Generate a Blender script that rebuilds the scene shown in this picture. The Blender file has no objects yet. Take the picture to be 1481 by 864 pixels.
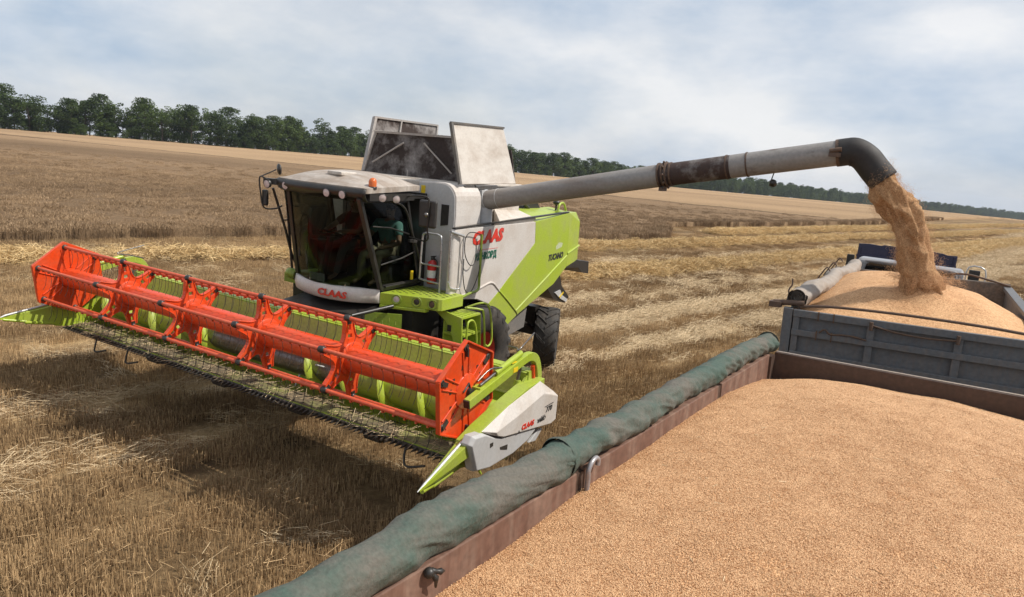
import bpy, bmesh, math, random
import numpy as np
from mathutils import Vector, Matrix, noise as mnoise
from mathutils.geometry import tessellate_polygon
random.seed(7); RNG = np.random.default_rng(11)
PI = math.pi; R = math.radians
sc = bpy.context.scene
col = sc.collection

# ------------------------------------------------------------------ camera, sky, sun, exposure
CAM_H = 4.25
cam = bpy.data.cameras.new('camera'); co = bpy.data.objects.new('camera', cam); col.objects.link(co)
cam.sensor_width = 36.0; cam.lens = 987 / 1481 * 36; cam.clip_start = 0.05; cam.clip_end = 9000
pitch, roll = R(11.5313), R(5.0)
fwd = Vector((0, math.cos(pitch), -math.sin(pitch))); up0 = Vector((0, math.sin(pitch), math.cos(pitch))); rt0 = Vector((1, 0, 0))
rt = math.cos(roll) * rt0 + math.sin(roll) * up0; up = -math.sin(roll) * rt0 + math.cos(roll) * up0
M = Matrix((rt, up, -fwd)).transposed().to_4x4(); M.translation = (0, 0, CAM_H)
co.matrix_world = M
sc.camera = co

SUN = Vector((0.81, -0.086, 1.0)).normalized()
world = bpy.data.worlds.new('World'); sc.world = world; world.use_nodes = True
wn = world.node_tree; wn.nodes.clear()
def N(nt, t, **kw):
    n = nt.nodes.new(t)
    for k, v in kw.items():
        if k.startswith('i_'):
            key = k[2:]; n.inputs[int(key) if key.isdigit() else key.replace('_', ' ')].default_value = v
        else: setattr(n, k, v)
    return n
sky = N(wn, 'ShaderNodeTexSky', sky_type='NISHITA', sun_disc=False, sun_elevation=math.asin(SUN.z), sun_rotation=math.atan2(SUN.x, SUN.y))
sky.air_density = 1.0; sky.dust_density = 1.6
bg1 = N(wn, 'ShaderNodeBackground'); bg1.inputs[1].default_value = 0.105
bg2 = N(wn, 'ShaderNodeBackground'); bg2.inputs[1].default_value = 1.06
mixs = N(wn, 'ShaderNodeMixShader'); wo = N(wn, 'ShaderNodeOutputWorld')
tc = N(wn, 'ShaderNodeTexCoord'); mp = N(wn, 'ShaderNodeMapping'); mp.inputs['Scale'].default_value = (1.0, 1.0, 2.3); mp.inputs['Location'].default_value = (2.1, .9, .3)
n1 = N(wn, 'ShaderNodeTexNoise'); n1.inputs['Scale'].default_value = 1.5; n1.inputs['Detail'].default_value = 9; n1.inputs['Roughness'].default_value = .58; n1.inputs['Distortion'].default_value = .35
r1 = N(wn, 'ShaderNodeMapRange'); r1.inputs[1].default_value = .34; r1.inputs[2].default_value = .68; r1.inputs[3].default_value = .62; r1.inputs[4].default_value = 1.0
n2 = N(wn, 'ShaderNodeTexNoise'); n2.inputs['Scale'].default_value = 3.4; n2.inputs['Detail'].default_value = 9; n2.inputs['Roughness'].default_value = .55
cr = N(wn, 'ShaderNodeValToRGB'); cr.color_ramp.elements[0].position = .33; cr.color_ramp.elements[0].color = (.51, .625, .78, 1); cr.color_ramp.elements[1].position = .64; cr.color_ramp.elements[1].color = (.98, .985, 1.0, 1)
L = wn.links.new
L(tc.outputs['Generated'], mp.inputs[0]); L(mp.outputs[0], n1.inputs['Vector']); L(mp.outputs[0], n2.inputs['Vector'])
L(n1.outputs['Fac'], r1.inputs[0]); L(r1.outputs[0], mixs.inputs[0]); L(n2.outputs['Fac'], cr.inputs[0]); L(cr.outputs[0], bg2.inputs[0])
L(sky.outputs[0], bg1.inputs[0]); L(bg1.outputs[0], mixs.inputs[1]); L(bg2.outputs[0], mixs.inputs[2]); L(mixs.outputs[0], wo.inputs[0])

sd = bpy.data.lights.new('sun', 'SUN'); sd.energy = 5.0; sd.angle = R(.55); sd.color = (1.0, .95, .87)
so = bpy.data.objects.new('sun', sd); col.objects.link(so); so.location = (30, 0, 60)
so.rotation_euler = (-SUN).to_track_quat('-Z', 'Y').to_euler()
sc.view_settings.view_transform = 'Standard'; sc.view_settings.look = 'None'; sc.view_settings.gamma = 1.0
sc.view_settings.use_curve_mapping = False
sc.view_settings.exposure = -0.15

# ------------------------------------------------------------------ helpers
def V(*a): return Vector(a)
class MB:
    """collects shapes; build() links them as ONE mesh object"""
    def __init__(s): s.v = []; s.f = []; s.sm = []; s.mi = []; s.cur = 0; s.c = None
    def add(s, vs, fs, smooth=False):
        o = len(s.v); s.v += [tuple(p) for p in vs]
        for f in fs: s.f.append([i + o for i in f]); s.sm.append(smooth); s.mi.append(s.cur)
    def box(s, x0, x1, y0, y1, z0, z1):
        x0, x1 = sorted((x0, x1)); y0, y1 = sorted((y0, y1)); z0, z1 = sorted((z0, z1))
        s.add([(x0,y0,z0),(x1,y0,z0),(x1,y1,z0),(x0,y1,z0),(x0,y0,z1),(x1,y0,z1),(x1,y1,z1),(x0,y1,z1)],
              [(0,3,2,1),(4,5,6,7),(0,1,5,4),(1,2,6,5),(2,3,7,6),(3,0,4,7)])
    def bar(s, p0, p1, w, h, up=(0,0,1)):
        p0, p1 = Vector(p0), Vector(p1); d = (p1 - p0).normalized(); u = Vector(up)
        if abs(d.dot(u)) > .97: u = Vector((1, 0, 0))
        a = d.cross(u).normalized() * w / 2; b = a.cross(d).normalized() * h / 2
        s.add([p0-a-b, p0+a-b, p0+a+b, p0-a+b, p1-a-b, p1+a-b, p1+a+b, p1-a+b], [(3,2,1,0),(4,5,6,7),(0,1,5,4),(1,2,6,5),(2,3,7,6),(3,0,4,7)])
    def tube(s, pts, r, n=8, caps=True, smooth=True):
        pts = [Vector(p) for p in pts]; m = len(pts); rs = r if isinstance(r, (list, tuple)) else [r] * m
        d0 = (pts[1] - pts[0]).normalized(); u = Vector((0, 0, 1)) if abs(d0.z) < .9 else Vector((1, 0, 0))
        a = d0.cross(u).normalized(); vs = []
        for i, p in enumerate(pts):
            d = ((pts[min(i+1, m-1)] - p).normalized() + (p - pts[max(i-1, 0)]).normalized())
            d = d.normalized() if d.length > 1e-6 else d0
            a = (a - d * a.dot(d)).normalized(); b = d.cross(a)
            for k in range(n): t = 2 * PI * k / n; vs.append(p + (a * math.cos(t) + b * math.sin(t)) * rs[i])
        fs = [(i*n+k, i*n+(k+1) % n, (i+1)*n+(k+1) % n, (i+1)*n+k) for i in range(m-1) for k in range(n)]
        s.add(vs, fs, smooth)
        if caps:
            s.add(vs[:n], [tuple(range(n))[::-1]]); s.add(vs[-n:], [tuple(range(n))])
    def prism(s, poly, fr, c0, c1, holes=()):
        """poly: 2D outline; fr(a,b,c) -> point"""
        if not holes:
            n = len(poly)
            s.add([fr(a, b, c0) for a, b in poly] + [fr(a, b, c1) for a, b in poly],
                  [tuple(range(n))[::-1], tuple(range(n, 2*n))] + [(i, (i+1) % n, n+(i+1) % n, n+i) for i in range(n)])
            return
        loops = [[Vector((a, b, 0)) for a, b in poly]] + [[Vector((a, b, 0)) for a, b in h] for h in holes]
        tris = tessellate_polygon(loops); flat = [p for l in loops for p in l]; n = len(flat)
        fs = [tuple(t)[::-1] for t in tris] + [tuple(i + n for i in t) for t in tris]; o = 0
        for l in loops:
            m = len(l); fs += [(o+i, o+(i+1) % m, n+o+(i+1) % m, n+o+i) for i in range(m)]; o += m
        s.add([fr(p.x, p.y, c0) for p in flat] + [fr(p.x, p.y, c1) for p in flat], fs)
    def lathe(s, prof, o, ax, n=24, smooth=True, closed=False):
        o, ax = Vector(o), Vector(ax).normalized(); u = Vector((0, 0, 1)) if abs(ax.z) < .9 else Vector((1, 0, 0))
        a = ax.cross(u).normalized(); b = ax.cross(a); m = len(prof); vs = []
        for r, h in prof:
            for k in range(n): t = 2*PI*k/n; vs.append(o + ax*h + (a*math.cos(t) + b*math.sin(t))*r)
        e = m if closed else m - 1
        s.add(vs, [(i*n+k, i*n+(k+1) % n, ((i+1) % m)*n+(k+1) % n, ((i+1) % m)*n+k) for i in range(e) for k in range(n)], smooth)
    def grid(s, rows, smooth=True):
        m, n = len(rows), len(rows[0])
        s.add([p for r in rows for p in r], [(i*n+j, i*n+j+1, (i+1)*n+j+1, (i+1)*n+j) for i in range(m-1) for j in range(n-1)], smooth)
    def ball(s, c, r, sx=1, sy=1, sz=1, n=12):
        s.lathe([(max(1e-4, r*math.sin(PI*i/8)), -r*math.cos(PI*i/8)) for i in range(9)], (0,0,0), (0,0,1), n)
        k = 9*n; c = Vector(c)
        for i in range(len(s.v)-k, len(s.v)): p = s.v[i]; s.v[i] = (c.x+p[0]*sx, c.y+p[1]*sy, c.z+p[2]*sz)
    def build(s, name, mats, parent=None, xf=None, bevel=0, fix=True, cols=None, shift=None):
        me = bpy.data.meshes.new(name)
        vs = s.v
        if xf is not None: vs = [tuple(xf @ Vector(p)) for p in vs]
        if shift is not None: vs = [(p[0]-shift[0], p[1]-shift[1], p[2]-shift[2]) for p in vs]
        me.from_pydata(vs, [], s.f); me.polygons.foreach_set('use_smooth', s.sm); me.polygons.foreach_set('material_index', s.mi)
        for m in (mats if isinstance(mats, (list, tuple)) else [mats]): me.materials.append(m)
        if fix:
            bm = bmesh.new(); bm.from_mesh(me); bmesh.ops.recalc_face_normals(bm, faces=bm.faces); bm.to_mesh(me); bm.free()
        o = bpy.data.objects.new(name, me); col.objects.link(o)
        if parent is not None: o.parent = parent
        if bevel:
            b = o.modifiers.new('bevel', 'BEVEL'); b.width = bevel; b.segments = 2; b.limit_method = 'ANGLE'; b.angle_limit = R(40)
        return o
def tag(o, label=None, cat=None, group=None, kind=None):
    if label: o['label'] = label
    if cat: o['category'] = cat
    if group: o['group'] = group
    if kind: o['kind'] = kind
    return o
def empty(name, mat, label, cat, group=None):
    o = bpy.data.objects.new(name, None); col.objects.link(o); o.matrix_world = mat; o.empty_display_size = .3
    return tag(o, label, cat, group)
def curve(pts, n=6):
    """Catmull-Rom through the points"""
    p = [Vector(q) for q in pts]; p = [2*p[0]-p[1]] + p + [2*p[-1]-p[-2]]; out = []
    for i in range(1, len(p)-2):
        for k in range(n):
            t = k/n; a, b, c, d = p[i-1], p[i], p[i+1], p[i+2]
            out.append(.5*((2*b)+(c-a)*t+(2*a-5*b+4*c-d)*t*t+(3*b-a-3*c+d)*t**3))
    out.append(p[-2]); return out
def text_mesh(body, size, frame, mat, name, parent, shear=0, bold=0, sx=1.0, shift=None):
    """frame(x,y,z)->point; text lies in the x/y plane of the frame, z is its raised thickness"""
    cu = bpy.data.curves.new('lettering', 'FONT'); cu.body = body; cu.size = size; cu.shear = shear; cu.offset = bold; cu.extrude = .003; cu.align_x = 'CENTER'; cu.align_y = 'CENTER'; cu.resolution_u = 2
    ob = bpy.data.objects.new('lettering', cu); col.objects.link(ob)
    dg = bpy.context.evaluated_depsgraph_get(); me = bpy.data.meshes.new_from_object(ob.evaluated_get(dg))
    bpy.data.objects.remove(ob); bpy.data.curves.remove(cu)
    for v in me.vertices:
        q = Vector(frame(v.co.x*sx, v.co.y, v.co.z + .004)); v.co = q - Vector(shift) if shift is not None else q
    me.materials.clear(); me.materials.append(mat); me.name = name
    o = bpy.data.objects.new(name, me); col.objects.link(o); o.parent = parent; return o

# ------------------------------------------------------------------ materials
def base_mat(name):
    m = bpy.data.materials.new(name); m.use_nodes = True; nt = m.node_tree
    return m, nt, nt.nodes['Principled BSDF']
def pm(name, c, rough=.45, metal=0, dirt=0.0, dcol=(.30, .23, .16), s1=2.2, s2=24, var=.12, bump=0, lo=.42, hi=.7, streak=None, spec=.5):
    """paint, metal, rubber or cloth with patches of dust or rust and a fine uneven tone"""
    m, nt, p = base_mat(name); l = nt.links.new
    t = N(nt, 'ShaderNodeTexCoord'); mp = N(nt, 'ShaderNodeMapping'); l(t.outputs['Object'], mp.inputs[0])
    if streak: mp.inputs['Scale'].default_value = streak
    a = N(nt, 'ShaderNodeTexNoise'); a.inputs['Scale'].default_value = s1; a.inputs['Detail'].default_value = 7; a.inputs['Roughness'].default_value = .65
    b = N(nt, 'ShaderNodeTexNoise'); b.inputs['Scale'].default_value = s2; b.inputs['Detail'].default_value = 4
    l(mp.outputs[0], a.inputs['Vector']); l(t.outputs['Object'], b.inputs['Vector'])
    r = N(nt, 'ShaderNodeMapRange'); r.inputs[1].default_value = lo; r.inputs[2].default_value = hi; r.inputs[3].default_value = dirt*.12; r.inputs[4].default_value = dirt
    l(a.outputs['Fac'], r.inputs[0])
    mx = N(nt, 'ShaderNodeMix', data_type='RGBA'); mx.inputs[6].default_value = (*c, 1); mx.inputs[7].default_value = (*dcol, 1); l(r.outputs[0], mx.inputs[0])
    r2 = N(nt, 'ShaderNodeMapRange'); r2.inputs[1].default_value = .3; r2.inputs[2].default_value = .7; r2.inputs[3].default_value = 1-var; r2.inputs[4].default_value = 1+var; l(b.outputs['Fac'], r2.inputs[0])
    mu = N(nt, 'ShaderNodeMix', data_type='RGBA', blend_type='MULTIPLY'); mu.inputs[0].default_value = 1; l(mx.outputs[2], mu.inputs[6]); l(r2.outputs[0], mu.inputs[7])
    l(mu.outputs[2], p.inputs['Base Color'])
    r3 = N(nt, 'ShaderNodeMapRange'); r3.inputs[3].default_value = max(.05, rough-.1); r3.inputs[4].default_value = min(1, rough+.3); l(r.outputs[0], r3.inputs[0]); l(r3.outputs[0], p.inputs['Roughness'])
    p.inputs['Metallic'].default_value = metal; p.inputs['Specular IOR Level'].default_value = spec
    if bump:
        bu = N(nt, 'ShaderNodeBump'); bu.inputs['Strength'].default_value = bump; bu.inputs['Distance'].default_value = .01; l(b.outputs['Fac'], bu.inputs['Height']); l(bu.outputs[0], p.inputs['Normal'])
    return m
DUST = (.36, .27, .18)
GREEN = pm('green_paint', (.345, .445, .032), .38, dirt=.62, dcol=(.32, .33, .11), var=.10, s2=40)
GREEN_DUSTY = pm('dusty_green_paint', (.42, .47, .10), .6, dirt=.6, dcol=(.42, .38, .20), s1=4, var=.15)
GREEN_DK = pm('chassis_green_paint', (.22, .30, .03), .5, dirt=.5, dcol=(.12, .12, .05), s1=4)
WHITE = pm('white_paint', (.60, .56, .52), .42, dirt=.6, dcol=(.42, .34, .27), s1=2.4, var=.08, s2=40)
WHITE_DUSTY = pm('dusty_white_paint', (.58, .53, .47), .6, dirt=.8, dcol=(.36, .28, .21), s1=2.5, var=.1)
GREY_PANEL = pm('grey_paint', (.46, .46, .46), .5, dirt=.35, dcol=(.36, .31, .26), s1=2, var=.06)
STAINED = pm('grain_stained_steel', (.24, .215, .20), .65, dirt=.97, dcol=(.030, .018, .014), s1=1.7, var=.2, lo=.40, hi=.56)
ORANGE = pm('red_orange_paint', (.70, .060, .009), .36, dirt=.5, dcol=(.46, .105, .045), s1=4, var=.10)
ORANGE_TUBE = pm('worn_red_orange_paint', (.62, .072, .022), .5, dirt=.7, dcol=(.55, .16, .08), s1=9, var=.12)
BLACK = pm('black_plastic', (.018, .017, .016), .45, dirt=.4, dcol=(.07, .055, .04), var=.2)
DARK = pm('dark_steel', (.05, .047, .044), .5, .4, dirt=.5, dcol=(.10, .075, .05), s1=5, var=.2)
STEEL = pm('worn_steel', (.22, .21, .20), .35, .85, dirt=.6, dcol=(.13, .10, .075), s1=5, var=.2)
BRIGHT = pm('bright_steel', (.60, .60, .60), .5, .3, dirt=.3, dcol=(.3, .27, .24), s1=9)
GALV = pm('galvanised_rail', (.55, .55, .55), .35, .5, dirt=.2)
TYRE = pm('tyre_rubber', (.028, .026, .025), .8, dirt=.55, dcol=(.10, .08, .06), s1=4, var=.25, bump=.3)
RIM = pm('red_rim_paint', (.45, .03, .02), .5, dirt=.5, dcol=(.16, .07, .05), s1=6)
TUBE_GREY = pm('grey_tube_paint', (.27, .255, .24), .5, dirt=.7, dcol=(.17, .125, .095), s1=2.2, var=.09, streak=(.35, 1.6, 1.6))
TUBE_RUST = pm('grain_polished_tube', (.27, .25, .23), .5, dirt=.9, dcol=(.085, .05, .038), s1=2.0, var=.12, lo=.56, hi=.66, streak=(.6, 1.4, 1.4))
TUBE_STAIN = pm('dark_stained_tube', (.20, .18, .165), .5, dirt=.97, dcol=(.045, .024, .018), s1=2.6, var=.15, lo=.36, hi=.5)
SPOUT = pm('rubber_spout', (.018, .016, .015), .72, dirt=.5, dcol=(.045, .032, .026), s1=3.5, var=.2)
RED = pm('extinguisher_red', (.55, .02, .02), .3, dirt=.2)
REDTXT = pm('red_lettering', (.60, .035, .02), .5, dirt=.15)
GREENTXT = pm('green_lettering', (.015, .12, .075), .5)
DKTXT = pm('dark_lettering', (.03, .03, .03), .5)
YELLOW = pm('yellow_decal', (.75, .52, .02), .5)
LABELW = pm('white_label', (.7, .7, .7), .5)
LAMP = pm('lamp_glass', (.62, .52, .50), .12, dirt=.2, var=.2)
BEACON = pm('amber_beacon', (.62, .13, .02), .25, dirt=.15)
SKIN = pm('skin', (.50, .29, .20), .6, var=.06)
TEAL = pm('teal_shirt', (.22, .46, .43), .9, s2=60, var=.08)
MAROON = pm('maroon_shirt', (.13, .02, .02), .9, s2=60)
KHAKI = pm('khaki_trousers', (.36, .30, .20), .9, s2=60)
GREYCLOTH = pm('grey_cloth', (.16, .16, .16), .9, s2=60)
HAIR = pm('dark_hair', (.03, .022, .018), .7)
SEAT = pm('seat_fabric', (.03, .03, .032), .9)
TARP = pm('green_tarpaulin', (.050, .086, .068), .8, dirt=.9, dcol=(.138, .122, .102), s1=3.4, s2=60, var=.14, lo=.37, hi=.6, bump=.5, spec=.3)
TARP2 = pm('dusty_beige_tarpaulin', (.29, .25, .215), .8, dirt=.6, dcol=(.30, .24, .19), s1=6, var=.12)
BROWN = pm('brown_primer', (.14, .068, .046), .7, dirt=.8, dcol=(.27, .175, .125), s1=3.2, var=.18, streak=(3, 3, .5))
BROWN_DK = pm('dark_brown_steel', (.062, .036, .026), .6, dirt=.6, dcol=(.10, .060, .04), s1=4, var=.2)
TRUCKGREY = pm('grey_blue_truck_paint', (.105, .115, .125), .55, dirt=.75, dcol=(.16, .13, .11), s1=5, var=.15, streak=(4, 4, .7))
CABGREY = pm('pale_grey_cab_paint', (.23, .24, .26), .4, dirt=.4, var=.05)
NAVY = pm('navy_body_paint', (.018, .020, .055), .5, dirt=.3, dcol=(.06, .055, .08), s1=7, var=.2)
RUST = pm('rusty_pipe', (.085, .052, .036), .7, dirt=.6, dcol=(.16, .09, .05), s1=12)
def glass_mat(name, tint, refl=1.0):
    m = bpy.data.materials.new(name); m.use_nodes = True; nt = m.node_tree; nt.nodes.clear(); l = nt.links.new
    tr = N(nt, 'ShaderNodeBsdfTransparent'); tr.inputs[0].default_value = (*tint, 1); gl = N(nt, 'ShaderNodeBsdfGlossy'); gl.inputs['Roughness'].default_value = .03
    fr = N(nt, 'ShaderNodeFresnel'); fr.inputs[0].default_value = 1.5; ml = N(nt, 'ShaderNodeMath', operation='MULTIPLY'); ml.inputs[1].default_value = refl
    mx = N(nt, 'ShaderNodeMixShader'); o = N(nt, 'ShaderNodeOutputMaterial')
    l(fr.outputs[0], ml.inputs[0]); l(ml.outputs[0], mx.inputs[0]); l(tr.outputs[0], mx.inputs[1]); l(gl.outputs[0], mx.inputs[2]); l(mx.outputs[0], o.inputs[0])
    return m
GLASS = glass_mat('tinted_cab_glass', (.21, .245, .215), .35)
GLASS2 = glass_mat('dark_window_glass', (.30, .33, .34), 1.0)

def attr_mat(name, c1, c2, rough=.75, big=None, spec=.3, transl=0):
    """straw, leaves or kernels: colour between c1 and c2 from the per-piece attribute 'tone'; big = (scale, amount) drifts it over the field"""
    m, nt, p = base_mat(name); l = nt.links.new
    at = N(nt, 'ShaderNodeAttribute', attribute_name='tone'); fac = at.outputs['Fac']
    if big:
        g = N(nt, 'ShaderNodeNewGeometry'); nz = N(nt, 'ShaderNodeTexNoise'); nz.inputs['Scale'].default_value = big[0]; nz.inputs['Detail'].default_value = 4; mpp = N(nt, 'ShaderNodeMapping'); mpp.inputs['Rotation'].default_value = (0, 0, R(-43.5)); mpp2 = N(nt, 'ShaderNodeMapping'); mpp2.inputs['Scale'].default_value = (.18, 1.5, 1); l(g.outputs['Position'], mpp.inputs[0]); l(mpp.outputs[0], mpp2.inputs[0]); l(mpp2.outputs[0], nz.inputs['Vector'])
        mr = N(nt, 'ShaderNodeMapRange'); mr.inputs[1].default_value = .3; mr.inputs[2].default_value = .7; mr.inputs[3].default_value = -big[1]; mr.inputs[4].default_value = big[1]; l(nz.outputs['Fac'], mr.inputs[0])
        ad = N(nt, 'ShaderNodeMath', operation='ADD', use_clamp=True); l(fac, ad.inputs[0]); l(mr.outputs[0], ad.inputs[1]); fac = ad.outputs[0]
    mx = N(nt, 'ShaderNodeMix', data_type='RGBA'); mx.inputs[6].default_value = (*c1, 1); mx.inputs[7].default_value = (*c2, 1); l(fac, mx.inputs[0]); l(mx.outputs[2], p.inputs['Base Color'])
    p.inputs['Roughness'].default_value = rough; p.inputs['Specular IOR Level'].default_value = spec
    if transl:
        o = nt.nodes['Material Output']; tl = N(nt, 'ShaderNodeBsdfTranslucent'); l(mx.outputs[2], tl.inputs[0]); ms = N(nt, 'ShaderNodeMixShader'); ms.inputs[0].default_value = transl
        l(p.outputs[0], ms.inputs[1]); l(tl.outputs[0], ms.inputs[2]); l(ms.outputs[0], o.inputs[0])
    return m
STUBBLE = attr_mat('stubble_straw', (.165, .10, .047), (.68, .47, .25), .7, (.35, .25))
STRAW = attr_mat('loose_straw', (.34, .235, .125), (.78, .61, .38), .6, (.5, .15))
SWATH = attr_mat('swath_straw', (.36, .235, .10), (.86, .64, .33), .6, (.3, .15))
WHEAT = attr_mat('ripe_wheat', (.17, .108, .058), (.43, .295, .17), .7, (.08, .25))
KERNEL = attr_mat('wheat_kernels', (.40, .185, .073), (.86, .565, .315), .5, None, .4)
LEAF = attr_mat('tree_leaves', (.012, .027, .006), (.12, .175, .04), .6, (.09, .32), .3, .2)
BARK = pm('bark', (.07, .055, .04), .9, dirt=.4, dcol=(.03, .025, .02))

# ------------------------------------------------------------------ terrain
AU = [-.95, -.74, -.5, -.2, 0, .3, .53, .75, 1.0]; AV = [.0190, .0190, .0172, .0172, .0205, .0220, .0222, .0250, .0255]
def tz(x, y):
    """gently rolling field: level round the vehicles, falling away beyond"""
    x = np.asarray(x, float); y = np.asarray(y, float)
    a = np.interp(x/np.maximum(y, 1.0), AU, AV)
    u = (np.maximum(y, 0)*a - CAM_H)/.7
    return -.7*np.logaddexp(0, np.clip(u, -60, 2000))
def np_obj(name, vs, fs, mat, tone=None, smooth=False, link=True):
    me = bpy.data.meshes.new(name); vs = np.asarray(vs, np.float32); fs = np.asarray(fs, np.int32); k = fs.shape[1]
    me.vertices.add(len(vs)); me.vertices.foreach_set('co', vs.ravel())
    me.loops.add(fs.size); me.loops.foreach_set('vertex_index', fs.ravel())
    me.polygons.add(len(fs)); me.polygons.foreach_set('loop_start', np.arange(len(fs), dtype=np.int32)*k); me.polygons.foreach_set('loop_total', np.full(len(fs), k, np.int32))
    me.polygons.foreach_set('use_smooth', np.full(len(fs), smooth, bool))
    if tone is not None: me.attributes.new('tone', 'FLOAT', 'POINT').data.foreach_set('value', np.asarray(tone, np.float32))
    me.update(calc_edges=True); me.materials.append(mat)
    o = bpy.data.objects.new(name, me)
    if link: col.objects.link(o)
    return o
def straws(p0, p1, w0, w1=None):
    p0 = np.asarray(p0, float); p1 = np.asarray(p1, float); n = len(p0); w1 = w0 if w1 is None else w1
    d = p1-p0; d /= np.linalg.norm(d, axis=1)[:, None]
    u = np.where(np.abs(d[:, 2:3]) > .8, [[1., 0, 0]], [[0, 0, 1.]]); a = np.cross(d, u); a /= np.linalg.norm(a, axis=1)[:, None]; b = np.cross(d, a)
    w0 = np.broadcast_to(w0, (n,))[:, None]; w1 = np.broadcast_to(w1, (n,))[:, None]; vs = np.zeros((n, 6, 3))
    for k in range(3):
        c, s_ = math.cos(2*PI*k/3), math.sin(2*PI*k/3); vs[:, k] = p0+(a*c+b*s_)*w0/2; vs[:, 3+k] = p1+(a*c+b*s_)*w1/2
    f = np.array([(k, (k+1) % 3, 3+(k+1) % 3, 3+k) for k in range(3)]); fs = (f[None]+6*np.arange(n)[:, None, None]).reshape(-1, 4)
    return vs.reshape(-1, 3), fs
def join(parts):
    vs, fs, tn, o = [], [], [], 0
    for v, f, t in parts: vs.append(v); fs.append(f+o); tn.append(np.broadcast_to(t, (len(v),)) if np.ndim(t) == 0 else t); o += len(v)
    return np.concatenate(vs), np.concatenate(fs), np.concatenate(tn)
def rep6(t): return np.repeat(t, 6)
def scatter(name, pts, protos, rotz=None, scale=None, tilt=0.0, rot=None):
    """one object of loose stuff: copies of a few source meshes at the given points"""
    pts = np.asarray(pts, np.float32); n = len(pts)
    me = bpy.data.meshes.new(name); me.vertices.add(n); me.vertices.foreach_set('co', pts.ravel())
    if rot is None:
        rot = np.zeros((n, 3), np.float32); rot[:, 2] = RNG.uniform(0, 2*PI, n) if rotz is None else rotz; rot[:, 0] = RNG.normal(0, tilt, n) if tilt else 0
    me.attributes.new('rot', 'FLOAT_VECTOR', 'POINT').data.foreach_set('vector', np.asarray(rot, np.float32).ravel())
    scale = RNG.uniform(.85, 1.15, n) if scale is None else scale
    me.attributes.new('scl', 'FLOAT', 'POINT').data.foreach_set('value', np.asarray(scale, np.float32))
    me.attributes.new('pick', 'INT', 'POINT').data.foreach_set('value', RNG.integers(0, len(protos), n).astype(np.int32))
    o = bpy.data.objects.new(name, me); col.objects.link(o)
    cl = bpy.data.collections.new(name + '_pieces')
    for p in protos: cl.objects.link(p)
    ng = bpy.data.node_groups.new(name, 'GeometryNodeTree')
    ng.interface.new_socket('Geometry', in_out='INPUT', socket_type='NodeSocketGeometry'); ng.interface.new_socket('Geometry', in_out='OUTPUT', socket_type='NodeSocketGeometry')
    gi = ng.nodes.new('NodeGroupInput'); go = ng.nodes.new('NodeGroupOutput'); ip = ng.nodes.new('GeometryNodeInstanceOnPoints'); ci = ng.nodes.new('GeometryNodeCollectionInfo')
    ci.inputs[0].default_value = cl; ci.inputs['Separate Children'].default_value = True; ci.inputs['Reset Children'].default_value = True
    def at(nm, ty): a = ng.nodes.new('GeometryNodeInputNamedAttribute'); a.data_type = ty; a.inputs[0].default_value = nm; return a.outputs[0]
    l = ng.links.new
    l(gi.outputs[0], ip.inputs['Points']); l(ci.outputs[0], ip.inputs['Instance']); ip.inputs['Pick Instance'].default_value = True
    l(at('pick', 'INT'), ip.inputs['Instance Index']); l(at('rot', 'FLOAT_VECTOR'), ip.inputs['Rotation']); l(at('scl', 'FLOAT'), ip.inputs['Scale']); l(ip.outputs[0], go.inputs[0])
    md = o.modifiers.new('scatter', 'NODES'); md.node_group = ng
    return o

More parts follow.
